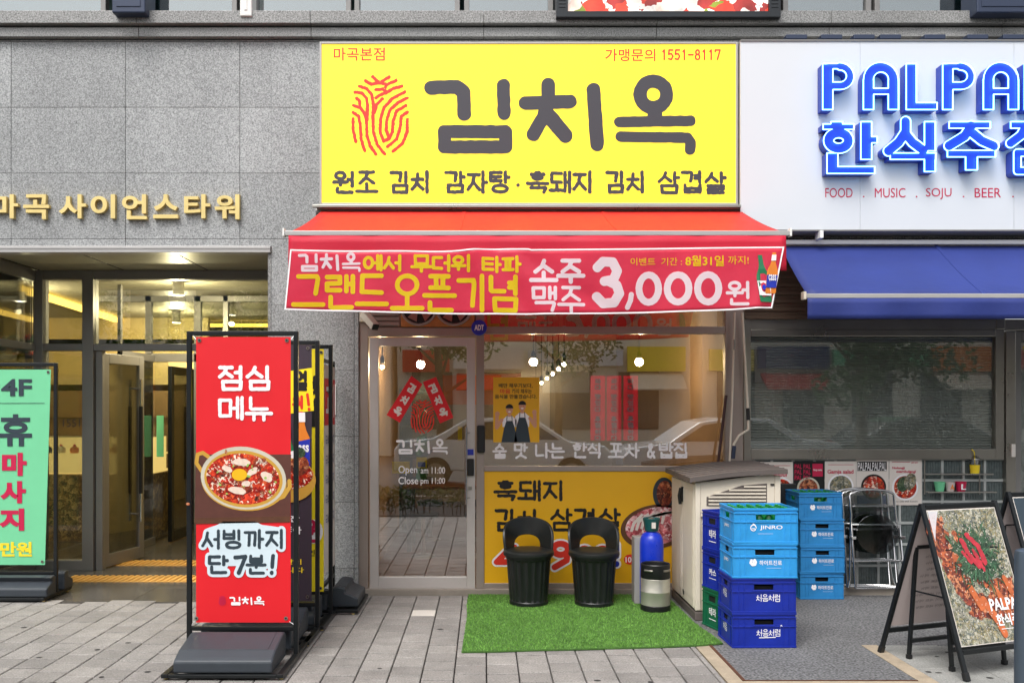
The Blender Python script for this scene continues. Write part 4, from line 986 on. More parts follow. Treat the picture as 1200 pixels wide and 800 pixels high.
MB().flat(ell(738, 655, 7, 6, 20), fl, .003).build('badge_print', M['red_ink'], lp); ntext('100', 733, 652, 744, 658.5, fl, .02, w=.005).build('badge_lettering', M['white_ink'], lp)
# vinyl lettering on the window
fg = fr(Yf - .001); mb = MB()
for wd, a, b in (('술', 577, 594), ('맛', 601, 619), ('나는', 626, 662), ('한식', 670, 706), ('포차', 712, 750), ('&', 757, 768), ('밥집', 771, 807)): ink(brush(wd, a, 518.5, b, 537, 1.3, .08, .02), fg, .4, w=.002, rough=.2, mb=mb)
mb.build('window_lettering', M['white_ink'], pane)
# three tall red stickers with vertical words (half translucent film)
film = mat('red_film', (232, 60, 84), .5, trans=.6)
for cx in (700.5, 719.5, 739):
    g = MB(); g.flat(rect(cx - 8.6, 440, cx + 8.6, 516), fr(Yf + .012)); s_ = g.build('red_film_strip', film, pane)
    mb = MB(); vy = 443
    for ch in '싸다 맛있다 푸짐하다':
        if ch == ' ': vy += 4; continue
        ink(brush(ch, cx - 4, vy, cx + 4, vy + 6.7, .72), fr(Yf + .012), .3, w=.003, mb=mb); vy += 7.3
    mb.build('lettering', M['white_ink'], s_)
# round security badge
g = MB(); c = (561.5, 384); mb = g.prism(ell(*c, 9, 9, 28), fr(y0 - .002), 0, .02); bd = g.build('security_badge', M['gas_blue'], sf, bevel=.003)
MB().flat(ell(*c, 7.4, 7.4, 28), fr(y0 - .023)).build('badge_face', M['blue_ink'], bd); ntext('ADT', 556, 380.5, 567, 387, fr(y0 - .026), .03).build('badge_lettering', M['white_ink'], bd)

# door
yd0, yd1 = Yf - .03, Yf + .02
g = MB(); fd = lambda a, b, t, bt: g.box(X(a, yd0), X(b, yd0), yd0, yd1, Z(bt, yd0), Z(t, yd0))
fd(433, 443.5, 395.5, 689.5); fd(547, 557, 395.5, 689.5); fd(443.5, 547, 395.5, 405.5); fd(443.5, 547, 675.5, 689.5)
dr = g.build('door', mat('door_frame', (196, 190, 186), .4, .25, var=.05), sf, bevel=.004, label='pale aluminium glazed door with vinyl opening hours')
g = MB(); g.box(X(443.5, yd0), X(547, yd0), Yf - .004, Yf + .004, Z(675.5, yd0), Z(405.5, yd0)); g.build('pane', M['glass_door'], dr)
g = MB(); hx = X(546, yd0 - .05); g.tube([(hx, yd0 - .05, Z(500, yd0)), (hx, yd0 - .05, Z(590, yd0))], .012)
for pz in (507, 583): g.tube([(hx, yd0 - .05, Z(pz, yd0)), (hx + .03, yd0 + .003, Z(pz, yd0))], .008)
g.build('handle', M['chrome'], dr, smooth=50)
g = MB(); g.box(X(547.5, yd0), X(555.5, yd0), yd0 - .03, yd0 + .002, Z(557, yd0), Z(537, yd0)); lk = g.build('lock_box', M['black'], dr, bevel=.008)
g = MB(); g.box(X(548, yd0), X(555, yd0), yd0 - .004, yd0 + .002, Z(533, yd0), Z(526, yd0)); g.build('alarm_sticker', M['blue_ink'], dr)
g = MB(); g.box(X(549, yd0), X(553, yd0), yd0 - .01, yd0 + .002, Z(573.5, yd0), Z(569, yd0)); g.build('keyhole', M['steel'], dr, bevel=.002)
fdg = fr(Yf - .006); ink(brand(464, 514, 525, 532.5, .85), fdg, .38).build('brand_lettering', M['white_ink'], dr)
mb = ntext('Open', 467, 545.5, 489, 556.5, fdg, .004); ntext('am 11:00', 493, 547, 521.5, 554.5, fdg, .004, mb=mb); ntext('Close', 467, 558.5, 490, 567, fdg, .004, mb=mb); ntext('pm 11:00', 493, 559.5, 521.5, 568.5, fdg, .004, mb=mb); mb.build('hours_lettering', M['white_ink'], dr)
ink(finger(482, 469, 508, 507, .85), fdg, .3).build('fingerprint_decal', M['red_ink'], dr)
for a, b, t, bt, m_ in ((488, 500, 535.5, 548, 'yellow_ink'), (459.5, 480, 540.5, 554.5, 'yellow_ink'), (536.5, 541.5, 500, 516, 'yellow_ink')):
    MB().flat(rect(a, t, b, bt), fr(Yf + .006)).build('sticker', M[m_], dr)
MB().flat(rect(489.5, 541, 498.5, 547), fr(Yf + .0045)).build('sticker_print', M['paper_blue'], dr)
# digital lock on the mullion
g = MB(); yk = y0; g.box(X(559, yk), X(568.5, yk), yk - .04, yk - .0, Z(530, yk), Z(498, yk)); dl = solo(g, 'digital_lock', M['black'], 'black digital lock on the mullion between door and window', 'lock', bevel=.012)
g = MB(); g.sphere((X(563.5, yk), yk - .045, Z(521, yk)), .018, 8); g.build('knob', M['black_metal'], dl, smooth=60, ) if False else None

# red paper strips crossing on the door
def strip(name, corners, lab):
    c = corners; t = thing('paper_strip', lab, 'paper strip', (X(sum(p[0] for p in c) / 4, Yf), Yf - .01, Z(max(p[1] for p in c), Yf)))
    MB().prism(c, fr(Yf - .005), .0, .002).build('paper', M['flag_red'], t)
    top = ((c[0][0] + c[1][0]) / 2, (c[0][1] + c[1][1]) / 2); bot = ((c[2][0] + c[3][0]) / 2, (c[2][1] + c[3][1]) / 2)
    dx, dy = bot[0] - top[0], bot[1] - top[1]; L_ = math.hypot(dx, dy); dx /= L_; dy /= L_
    mb = MB()
    for k, ch in enumerate('김치옥'):
        st = [([(top[0] + dx * (L_ * (.22 + .29 * k) + b) - dy * -(-a), top[1] + dy * (L_ * (.22 + .29 * k) + b) + dx * (-a) * -1) for a, b in p], r) for p, r in brush(ch, -5.2, -5.5, 5.2, 5.5, 1.05)]
        st = [([(top[0] + dx * (L_ * (.22 + .29 * k) + b) + dy * a, top[1] + dy * (L_ * (.22 + .29 * k) + b) - dx * a) for a, b in p], r) for p, r in brush(ch, -5.2, -5.5, 5.2, 5.5, 1.05)]
        ink(st, fr(Yf - .005), .3, w=.004, mb=mb)
    mb.build('lettering', M['paper'], t)
strip('l', [(482, 440), (495, 450), (468.5, 495), (453, 486)], 'red paper strip with white Hangul leaning right on the door glass')
strip('r', [(495.5, 447.5), (511, 441.5), (531.5, 489), (515.6, 496)], 'red paper strip with white Hangul leaning left on the door glass')
# poster of two cooks
po = thing('poster', 'yellow poster of two smiling cooks in dark aprons on the window', 'poster', (X(605, Yf), Yf - .01, Z(518, Yf)))
fp = fr(Yf - .004); MB().prism(rect(578, 442, 632, 518), fp, 0, .002).build('sheet', M['yellow_print'], po)
mb = ntext('배만 채우기보다,', 584.5, 449, 624, 454.5, fp, .02, w=.003); ntext('까지 채우는', 600, 455.5, 623, 461, fp, .02, w=.003, mb=mb); ntext('음식을 만들겠습니다.', 580, 462, 629, 467, fp, .02, w=.003, mb=mb); mb.build('lettering', M['dark_ink'], po)
ntext('마음', 586, 455.5, 598, 461, fp, .02, w=.003).build('red_lettering', M['red_ink'], po)
sk, wh, ap, hr = MB(), MB(), MB(), MB()
for cx, hy in ((597, 480), (612, 476)):
    sk.flat(ell(cx, hy, 4.0, 5.4, 18), fp, .0045); sk.flat(rect(cx - 1.8, hy + 4, cx + 1.8, hy + 8), fp, .004)
    hr.flat(ell(cx, hy - 2, 4.5, 4.6, 18, 0, 178, 362), fp, .0055)
    wh.flat([(cx - 8.5, hy + 12), (cx - 3, hy + 7), (cx + 3, hy + 7), (cx + 8.5, hy + 12), (cx + 8, 500), (cx - 8, 500)], fp, .0035)
    ap.flat([(cx - 3.6, hy + 13), (cx + 3.6, hy + 13), (cx + 6.5, hy + 22), (cx + 9.5, 518), (cx - 9.5, 518), (cx - 6.5, hy + 22)], fp, .005)
    for s_ in (-1, 1): ap.flat([(cx + s_ * 3.6, hy + 13), (cx + s_ * 2.8, hy + 13), (cx + s_ * 2.2, hy + 6), (cx + s_ * 3.2, hy + 7)], fp, .005)
for s_, x_, y_ in ((-1, 588, 490), (1, 621, 488)):
    ink([([(x_, y_ + 2), (x_ + s_ * 6, y_ + 11), (x_ + s_ * 5.6, y_ - 2)], 2.0), ([(x_ + s_ * 5.2, y_ - 5), (x_ + s_ * 5.2, y_ - 5.5)], 2.6)], fp, .3, w=.004, mb=sk)
sk.build('skin_print', M['skin'], po); wh.build('shirt_print', M['white_ink'], po); ap.build('apron_print', M['slate_ink'], po); hr.build('hair_print', M['hair'], po)
mo = MB()
for cx, hy in ((597, 480), (612, 476)):
    mo.flat(ell(cx, hy + 2.3, 1.6, .8, 10), fp, .006)
mo.build('smile_print', M['white_ink'], po)
mo = MB()
for cx, hy in ((597, 480), (612, 476)):
    for s_ in (-1, 1): mo.flat(ell(cx + s_ * 1.5, hy - .6, .5, .35, 8), fp, .006)
mo.build('eye_print', M['hair'], po)

# security camera
sc_ = thing('security_camera', 'small cream security camera under the left end of the banner', 'camera', (X(424, -.02), 0, Z(373, -.02)))
g = MB(); g.box(X(421.5, 0), X(429, 0), -.02, .03, Z(377, 0), Z(366, 0)); g.tube([(X(425, 0), -.02, Z(371, 0)), (X(427, 0), -.08, Z(370, 0))], .012); g.build('bracket', M['cream'], sc_, bevel=.003)
a, b = Vector((X(426, -.1), -.08, Z(367, -.1))), Vector((X(440, -.2), -.22, Z(383, -.2)))
g = MB(); g.bar(a, b, .065, .06); bd = g.build('housing', M['cream'], sc_, bevel=.006)
g = MB(); d_ = (b - a).normalized(); g.bar(b + d_ * .0005, b + d_ * .012, .055, .05); g.build('lens', M['black'], bd)

# interior of the restaurant, seen through the glass
g = MB(); xl_, xr_ = -1.08, 2.26
g.box(xl_ - .05, xl_, .21, 7.5, 0, 2.95); g.box(xr_, xr_ + .05, .21, 7.5, 0, 2.95); struct(g, 'restaurant_side_wall', M['room'])
g = MB(); g.box(xl_, xr_, 7.5, 7.6, 0, 2.95); struct(g, 'restaurant_back_wall', M['room_pale'])
g = MB(); g.box(xl_, xr_, .21, 7.5, 2.95, 3.0); struct(g, 'restaurant_ceiling', M['room_dark'])
g = MB(); g.box(xl_, xr_, .21, 7.5, -.02, .045); struct(g, 'restaurant_floor', M['wood'])
def pendant(x, y, z, lab, grp=None, r=.042):
    t = thing('pendant_bulb', lab, 'lamp', (x, y, z), grp)
    g = MB(); g.sphere((x, y, z), r, 10); g.build('globe', M['bulb'], t, smooth=80)
    g = MB(); g.tube([(x, y, z + .12), (x, y, 2.95)], .006, 6); g.build('cord', M['black'], t)
    g = MB(); g.lathe([(.024, .036), (.024, .09), (.008, .12)], (x, y, z), 12); g.build('socket', M['black'], t, smooth=50)
for k in range(6):
    f_ = k / 5; y = 1.3 + 5.9 * f_
    pendant(X(661 - 33 * f_, y), y, Z(427 + 27 * f_, y), 'glowing round bulb in the row receding over the dining room at right', 'bulbs in a receding row at right', .019)
for k in range(5):
    f_ = k / 4; y = 1.3 + 5.4 * f_
    pendant(X(448 + 28 * f_, y), y, Z(430 + 22 * f_, y), 'glowing round bulb in the row receding behind the door glass', 'bulbs in a receding row at left', .02)
pendant(X(493, 1.6), 1.6, Z(427, 1.6), 'single glowing bulb high behind the middle of the door glass')
pendant(X(625, 1.6), 1.6, Z(424, 1.6), 'single glowing bulb above the poster of two cooks')
pendant(X(749, 1.6), 1.6, Z(424, 1.6), 'single glowing bulb above the red film strips')
def table(x, y, lab):
    t = thing('dining_table', lab, 'table', (x, y, .045), 'dining tables')
    g = MB(); g.box(x - .55, x + .55, y - .35, y + .35, .745, .78); g.build('table_top', M['wood'], t, bevel=.006)
    for sx in (-.48, .48):
        for sy in (-.28, .28):
            g = MB(); g.box(x + sx - .025, x + sx + .025, y + sy - .025, y + sy + .025, .045, .744); g.build('leg', M['black_metal'], t)
    for sx in (-.3, .3):
        for sy in (-.62, .62):
            c = thing('stool', 'round dark stool at a dining table inside the restaurant', 'stool', (x + sx, y + sy, .045), 'stools inside')
            g = MB(); g.lathe([(.15, .42), (.16, .44), (.16, .47), (.14, .48)], (x + sx, y + sy, .045), 18); g.build('seat', M['black'], c, smooth=50)
            g = MB(); g.lathe([(.13, 0), (.12, .02), (.025, .04), (.025, .42)], (x + sx, y + sy, .045), 14); g.build('pedestal', M['steel'], c, smooth=50)
table(-.35, 2.4, 'wooden dining table behind the door glass'); table(1.15, 2.0, 'wooden dining table behind the window glass'); table(1.15, 4.4, 'wooden dining table farther back in the restaurant')
t = thing('drinks_shelf', 'dark shelf with rows of bottles on the left wall of the restaurant', 'shelf', (-.9, 4.4, .045))
g = MB(); g.box(xl_ + .002, -.7, 3.6, 5.4, .045, .09); g.box(xl_ + .002, xl_ + .03, 3.6, 5.4, .09, 1.9)
for z in (.6, 1.0, 1.4, 1.85): g.box(xl_ + .03, -.75, 3.6, 5.4, z, z + .03)
g.build('rack', M['black'], t); g = MB()
for z in (.63, 1.03, 1.43):
    for k in range(16): g.lathe([(.03, 0), (.03, .14), (.012, .19), (.012, .24)], (-.85, 3.7 + k * .11, z), 8)
g.build('bottle_row', M['bottle'], t, smooth=50)
for x, w_, zz, m_, lab in ((-.2, 1.0, 1.7, 'orange_sign', 'orange menu board on the back wall of the restaurant'), (1.4, .8, 1.9, 'white_paint', 'white menu board on the back wall of the restaurant')):
    g = MB(); g.box(x - w_ / 2, x + w_ / 2, 7.46, 7.498, zz, zz + .5); solo(g, 'menu_board', M[m_], lab, 'menu board')

# ================================================================== NEIGHBOUR SHOP (right)
YR = .25
ns = thing('shop_front', 'steel framed front of the neighbour bar with shuttered window', 'shop front', (4.0, YR, 0))
y0, y1 = YR - .06, YR + .04
g = MB()
wz0, wz1 = Z(526, y0), Z(394, y0); wa, wb = X(880, y0), X(1167, y0)
g.box(X(871.5, y0), wa, y0, y1, 0, 2.75); g.box(wb, X(1177, y0), y0, y1, Z(538, y0), Z(386, y0))
g.box(wa, wb, y0, y1, Z(538, y0), wz0); g.box(wa, wb, y0, y1, wz1, Z(386, y0))
g.box(wa, X(1177, y0), y0 + .01, y1, Z(386, y0) + .002, Z(374, y0))
g.box(X(1168, y0), X(1178, y0), y0, y1, Z(386, y0) + .002, Z(365, y0)); 
g.build('window_frame', M['steel'], ns, bevel=.004)
g = MB(); g.box(X(1178.5, y0), X(1190, y0), y0 - .01, y1, 0, Z(388, y0)); g.build('post', M['steel'], ns, bevel=.006)
g = MB(); g.box(X(1178.5, y0), 6.3, y0 + .004, y1, Z(387, y0), Z(374, y0)); g.box(X(1178.5, y0), 6.3, y0 + .004, y1, Z(369, y0), 2.75); g.build('header', M['steel'], ns, bevel=.004)
g = MB(); g.box(wa, wb, YR - .03, YR - .024, wz0, wz1); g.build('pane', M['glass_dark'], ns)
g = MB(); n = 42; h = (wz1 - wz0) / n
for k in range(n):
    z = wz0 + k * h; g.add([(wa, YR + .03, z), (wb, YR + .03, z), (wb, YR + .014, z + h * .12), (wa, YR + .014, z + h * .12), (wb, YR + .008, z + h * .5), (wa, YR + .008, z + h * .5), (wb, YR + .014, z + h * .86), (wa, YR + .014, z + h * .86), (wb, YR + .03, z + h), (wa, YR + .03, z + h)],
          [(0, 1, 2, 3), (3, 2, 4, 5), (5, 4, 6, 7), (7, 6, 8, 9)])
g.build('roller_shutter', M['shutter'], ns)
g = MB(); g.box(X(883, YR), X(897, YR), YR - .022, YR - .016, Z(448, YR), Z(409, YR)); g.build('pasted_sheet', M['grey_box'], ns)
g = MB()
for k in range(16): g.box(X(872, .2), X(1168, .2), .17 + .012 * (k % 2), .24, Z(374, .2) + k * .036, Z(374, .2) + k * .036 + .034)
g.build('shutter_box', M['brown_slat'], ns)
g = MB(); g.box(X(1190, y0), X(1197, y0), y0, y1, .02, Z(388, y0)); g.box(X(1197, y0), 5.6, y0, y1, .02, .15); g.box(X(1197, y0), 5.6, y0, y1, 2.25, Z(388, y0)); g.box(5.52, 5.6, y0, y1, .15, 2.25); dd = g.build('door', M['alu'], ns, bevel=.004)
g = MB(); g.box(X(1197, y0), 5.52, YR - .02, YR - .01, .15, 2.25); g.build('pane', M['glass_dark'], dd)
g = MB(); g.box(X(1197, YR), 6.3, YR + .06, YR + .08, 0, 2.4); g.build('inner_blind', M['shutter'], ns)
ntext('영업', X(1193, YR), 1.64 + 73 * .0077, X(1206, YR), 1.64 + 66 * .0077, lambda u, v, w=0: (u + .03, YR - .022 - w, v), .02).build('door_lettering', M['yellow_ink'], dd)
g = MB(); g.box(X(1183.5, y0), X(1188, y0), y0 - .03, y0 - .01, Z(535, y0), Z(520, y0)); g.build('switch_plate', M['paper'], ns, bevel=.003)
# glass block wall
gb = thing('glass_block_wall', 'low wall of ribbed glass blocks with white joints under the shuttered window', 'wall', (4.0, YR, 0))
bx0, bx1, bz1 = X(878, YR), X(1179, YR), Z(536, YR); P_ = .1925
g = MB(); g.box(bx0, bx1, YR + .012, YR + .09, .02, bz1); g.build('core', M['black_matte'], gb)
nx = int((bx1 - bx0) / P_) + 1; nz = int(bz1 / P_) + 1; m_ = MB(); b_ = MB(); xr_ = X(1178, YR)
for i in range(nx + 1):
    x = xr_ - i * P_; m_.box(max(bx0, x - .011), x + .011, YR - .018, YR + .011, .02, bz1)
for k in range(nz + 1):
    z = bz1 - .011 - k * P_
    for i in range(nx):
        xa = xr_ - (i + 1) * P_ + .0112; xb = xr_ - i * P_ - .0112
        if z > .03: m_.box(xa, xb, YR - .018, YR + .011, z - .011, z + .011)
        if z - P_ > -.1:
            za_, zb_ = max(.03, z - P_ + .0115), z - .0115
            b_.box(xa, xb, YR - .004, YR + .010, za_, zb_)
            for q in range(7):
                xx = xa + .014 + q * (xb - xa - .028) / 6; b_.box(xx - .006, xx + .006, YR - .010, YR - .0045, za_ + .012, zb_ - .012)
m_.build('mortar_grid', M['mortar'], gb); b_.build('glass_blocks', M['glass_block'], gb)
g = MB(); g.box(bx0, 6.3, YR - .10, YR + .1, -.02, .05); struct(g, 'wall_footing', M['concrete'])
g = MB(); g.box(X(985, .05), X(1048, .05), .0, YR - .11, -.02, .07); solo(g, 'concrete_step', M['concrete'], 'low concrete step under the folded chairs', 'step', bevel=.01)
# food posters taped to the blocks
fq = fr(YR - .02)
def menu_poster(a, t, b, bt, lab, m_sheet, title, tm, dish, rim, dc, rr, extra=None):
    p = thing('poster', lab, 'poster', (X((a + b) / 2, YR), YR - .02, Z(bt, YR)))
    MB().prism(rect(a, t, b, bt), fq, 0, .002).build('sheet', m_sheet, p)
    for tx, u0, v0, u1, v1 in title: ntext(tx, u0, v0, u1, v1, fq, .025, w=.004).build('title_lettering', tm, p)
    if rim is not None: MB().flat(ell(*dc, rr + 2.2, rr + 2.2, 36), fq, .004).build('plate_print', rim, p)
    MB().flat(ell(*dc, rr, rr, 36), fq, .006).build('dish_print', dish, p)
    if extra: extra(p)
def line(p, a, b, v, m_=M['crimson_ink']): MB().flat(rect(a, v, b, v + .5), fq, .004).build('rule_print', m_, p)
menu_poster(891, 541, 929, 590, 'pale menu poster partly hidden behind the storage shed lid', M['paper'], [('osambul', 897, 553, 922, 558)], M['crimson_ink'], M['stew'], M['white_ink'], (915, 574), 13, lambda p: line(p, 897, 926, 545))
def red_tag(p):
    MB().flat(rect(952, 543, 964, 558), fq, .004).build('tag_print', M['crimson_ink'], p); ntext('Party menu', 953, 549, 963, 552, fq, .02, w=.006).build('tag_lettering', M['white_ink'], p)
    for k in range(3): ntext('PAL PAL', 931, 543.5 + k * 6.5, 950, 549 + k * 6.5, fq, .02, w=.004).build('title_lettering', M['crimson_ink'], p)
menu_poster(929.5, 540.5, 966, 590, 'black menu poster with crimson lettering and a red tag', M['black_matte'], [], M['crimson_ink'], M['chicken'], M['dish_rim'], (947, 572), 11, red_tag)
menu_poster(966.5, 540, 1003, 590, 'pale menu poster titled Gamja salad', M['paper'], [('Gamja salad', 969.5, 550, 1000, 556)], M['crimson_ink'], M['rice'], M['white_ink'], (985, 570), 13, lambda p: line(p, 970, 1000, 544))
def palhead(p):
    MB().flat(rect(1004.5, 540.5, 1039, 551.5), fq, .004).build('band_print', M['dark_ink'], p); ntext('PALPALPALPAL', 1005, 541.5, 1038.5, 551, fq, .0, w=.006).build('band_lettering', M['white_ink'], p)
    MB().flat(rect(1004, 580, 1041, 590.5), fq, .003).build('blue_print', M['paper_blue'], p)
menu_poster(1003.5, 538, 1041.5, 591, 'blue white poster of a red stew in a black bowl under a striped title', M['paper'], [], M['dark_ink'], M['stew'], M['black'], (1023.5, 570), 12.5, palhead)
def tiny(p):
    line(p, 1045, 1066, 541); ntext('pal pal', 1068, 540.5, 1075, 543, fq, .01, w=.004).build('small_lettering', M['crimson_ink'], p); ntext('rice side dish kimchi', 1048, 586, 1075, 588, fq, .0, w=.004).build('caption_lettering', M['grey_ink'], p)
    MB().flat(ell(1066, 564, 7, 10, 20, .3), fq, .008).build('sprout_print', M['rice'], p); MB().flat(ell(1058, 567, 7, 9, 20, .3), fq, .007).build('cabbage_print', M['herbs'], p)
menu_poster(1042, 536.5, 1080, 591.5, 'pale menu poster of a round mixed plate beside the bare glass blocks', M['paper'], [('Nolongji', 1045.5, 546.5, 1060, 550), ('osambulgogi', 1050, 550.5, 1073, 554.5)], M['crimson_ink'], M['stew'], M['white_ink'], (1060.5, 570.5), 13.2, tiny)
# two rod shelf with cups
sh = thing('rod_shelf', 'two thin metal rod shelves with cups fixed to the glass blocks', 'shelf', (X(1128, .1), .1, 1.0))
ysh = YR - .10
for v, a, b in ((555.5, 1086, 1164), (576.5, 1088, 1168)):
    g = MB(); g.tube([(X(a, ysh), ysh, Z(v, ysh)), (X(b, ysh), ysh, Z(v, ysh))], .007, 8); g.tube([(X(a, ysh), ysh + .05, Z(v, ysh)), (X(b, ysh), ysh + .05, Z(v, ysh))], .006, 8); g.build('rod', M['steel'], sh, smooth=50)
g = MB()
for a in (1088, 1153): g.tube([(X(a, ysh), ysh + .07, Z(580, ysh)), (X(a, ysh), ysh + .07, Z(531, ysh))], .006, 8)
g.build('upright', M['steel'], sh, smooth=50)
ztop = lambda v: Z(v, ysh) + .008
def cup(a, b, v, hh, m_, lab, letter=None, lm=None):
    x = X((a + b) / 2, ysh); r = (X(b, ysh) - X(a, ysh)) / 2; z = ztop(v); t = thing('paper_cup', lab, 'cup', (x, ysh + .025, z))
    g = MB(); g.lathe([(r * .72, 0), (r, hh), (r * 1.04, hh), (r * .94, hh - .004), (r * .68, .006)], (x, ysh + .025, z), 20); g.build('cup_body', m_, t, smooth=50)
    if letter: ntext(letter, x - r * .45, z + hh * .78, x + r * .45, z + hh * .2, lambda u, v, w=0: (u, ysh + .025 - r * .96 - w, v), .03).build('letter', lm, t)
cup(1096.5, 1109, 576.5, .083, M['flag_green'], 'small pale green cup on the lower rod shelf'); cup(1109.5, 1120.5, 576.5, .08, M['paper_pink'], 'small pale pink cup with the letter A on the lower rod shelf', 'A', M['orange_sign'])
cup(1121.5, 1134, 576.5, .085, M['crimson_ink'], 'small magenta cup with the letter L on the lower rod shelf', 'L', M['white_ink'])
x = X(1144, ysh); z = ztop(555.5); t = thing('drink_cup', 'clear plastic cup of yellow drink with a yellow straw on the upper rod shelf', 'cup', (x, ysh + .025, z))
g = MB(); g.lathe([(.043, .078), (.047, .12), (.048, .125), (.045, .12), (.0425, .079)], (x, ysh + .025, z), 20); g.build('cup_body', M['clear_plastic'], t, smooth=50)
g = MB(); g.lathe([(.036, 0), (.0425, .075), (.001, .076)], (x, ysh + .025, z), 20); g.build('drink', M['yellow_ink'], t, smooth=50)
g = MB(); g.lathe([(.049, .122), (.045, .135), (.03, .155), (.012, .16)], (x, ysh + .025, z), 20); g.build('lid', M['clear_plastic'], t, smooth=50)
g = MB(); g.tube([(x, ysh + .02, z + .02), (x - .006, ysh + .02, z + .19), (x - .03, ysh + .02, z + .215)], .005, 8); g.build('straw', M['yellow_ink'], t, smooth=50)
# white awning cranks hanging between the shops
cr = thing('awning_crank', 'thin cream awning crank rod with a bent handle beside the restaurant window', 'crank', (X(872, -.1), -.1, 1.2))
yk = -.08; pt = lambda u, v: (X(u, yk), yk, Z(v, yk))
g = MB(); g.tube([pt(870, 366), pt(876.5, 480), pt(877, 503), pt(866, 510), pt(860, 520), pt(859, 533)], .011, 8); g.build('rod', M['cream'], cr, smooth=60)
g = MB(); g.tube([pt(876.3, 478), pt(876.8, 492)], .016, 8); g.build('sleeve', M['black'], cr, smooth=60)
g = MB(); g.tube([pt(860.5, 522), pt(859, 537)], .018, 8); g.build('grip', M['navy_box'], cr, smooth=60)
cr = thing('awning_crank', 'straight thin cream awning crank rod on the window jamb', 'crank', (X(858, -.1), -.1, .9))
g = MB(); g.tube([pt(861, 366), pt(858, 470), pt(855, 540)], .009, 8); g.build('rod', M['cream'], cr, smooth=60)
g = MB(); g.tube([pt(859.8, 398), pt(859.4, 410)], .014, 8); g.build('sleeve', M['steel'], cr, smooth=60)
ys_ = -.06; bm = thing('broom', 'dark broom stick leaning on the window behind the shed', 'broom', (X(836, ys_), ys_, .0))
g = MB(); g.tube([(X(851, .0), .0, Z(463, .0)), (X(825, -.07), -.07, .12)], .013, 8); g.build('stick', mat('dark_wood', (58, 26, 24), .5), bm, smooth=60)
g = MB(); g.box(X(823, -.07) - .1, X(823, -.07) + .1, -.09, -.05, 0.02, .13); g.build('brush_head', M['black'], bm, bevel=.01)

# ================================================================== FOREGROUND OBJECTS
TP = [(-.135, -.035), (-.142, -.4), (-.131, -.9), (-.14, -1.4), (-.15, -1.885), (.1, -1.872), (.35, -1.842), (.62, -1.82), (.9, -1.79), (1.2, -1.762), (1.50, -1.715), (1.66, -1.665), (1.60, -1.1), (1.585, -.035)]
tf = thing('turf_mat', 'bright green artificial grass mat in front of the yellow panel', 'mat', (.7, -.9, .003))
g = MB(); g.prism(TP, lambda u, v, w: (u, v, w), .004, .014); g.build('backing', M['turf'], tf)
def inside(x, y):
    c = False
    for (x1, y1), (x2, y2) in zip(TP, TP[1:] + TP[:1]):
        if (y1 > y) != (y2 > y) and x < (x2 - x1) * (y - y1) / (y2 - y1) + x1: c = not c
    return c
g = MB()
for _ in range(52000):
    x, y = random.uniform(-.14, 1.66), random.uniform(-1.885, -.035)
    if not inside(x, y): continue
    a = random.uniform(0, 6.28); h = random.uniform(.007, .015); l = random.uniform(0, .012); b = random.uniform(0, 6.28); dx, dy = .0028 * math.cos(a), .0028 * math.sin(a)
    g.add([(x - dx, y - dy, .013), (x + dx, y + dy, .013), (x + l * math.cos(b), y + l * math.sin(b), .013 + h)], [(0, 1, 2)])
g.build('grass_pile', M['blade'], tf, kind='stuff')

# tub chairs: fluted plastic barrel with an arched backrest
def tub_chair(x, y, lab, rz=0.):
    t = thing('tub_chair', lab, 'chair', (x, y, .014), 'black plastic tub chairs', rz)
    n = 96; mb = MB(); prof = [(.152, 0), (.160, .006), (.161, .03), (.156, .036), (.160, .06), (.184, .37), (.192, .385), (.192, .40)]
    rings = []
    for k, (r, z) in enumerate(prof):
        fl = .007 if 4 <= k <= 5 else 0
        rings.append([((r - fl * (.5 + .5 * (1 if math.sin(20 * 2 * math.pi * q / n) > .1 else -1))) * math.cos(2 * math.pi * q / n), (r - fl * (.5 + .5 * (1 if math.sin(20 * 2 * math.pi * q / n) > .1 else -1))) * math.sin(2 * math.pi * q / n), z) for q in range(n)])
    mb.add([v for g_ in rings for v in g_], [(i * n + q, i * n + (q + 1) % n, (i + 1) * n + (q + 1) % n, (i + 1) * n + q) for i in range(len(prof) - 1) for q in range(n)] + [tuple(range(n))])
    mb.build('barrel', M['tub_plastic'], t, local=True, smooth=35)
    mb = MB().lathe([(.186, .401), (.207, .403), (.212, .415), (.210, .437), (.197, .449), (.15, .452), (.001, .446)], n=48); mb.build('seat', M['tub_plastic'], t, local=True, smooth=40)
    # arched back: a curved band hugging the rear half of the rim
    mb = MB(); N_ = 36; vs = []; fs = []
    for i in range(N_ + 1):
        s_ = i / N_; ph = math.pi * s_                      # along the arch from right to left
        for (ro, wi) in ((1., 0), (1., 1), (.56, 1), (.56, 0)):
            u = math.cos(ph) * .205 * (1 if ro == 1 else .41); h = math.sin(ph) ** (.75 if ro == 1 else .6) * (.268 if ro == 1 else .12)
            th = u / .205 * R(86); rad = .207 - (.022 if wi else 0); rr = rad + h * .10
            vs.append((rr * math.sin(th) * (1 if abs(u) else 1), rr * math.cos(th) * .9, .43 + h))
    for i in range(N_):
        for q in range(4): fs.append((i * 4 + q, i * 4 + (q + 1) % 4, (i + 1) * 4 + (q + 1) % 4, (i + 1) * 4 + q))
    fs += [(0, 1, 2, 3), (N_ * 4 + 3, N_ * 4 + 2, N_ * 4 + 1, N_ * 4)]
    mb.add(vs, fs); mb.build('backrest', M['tub_plastic'], t, local=True, smooth=40, bevel=.004)
    return t
tub_chair(X(619.5, -.4), -.40, 'black plastic tub chair with arched back in front of the red figure 4', R(2))
tub_chair(X(696, -.42), -.42, 'black plastic tub chair with arched back nearer to the blue gas cylinder', R(-3))

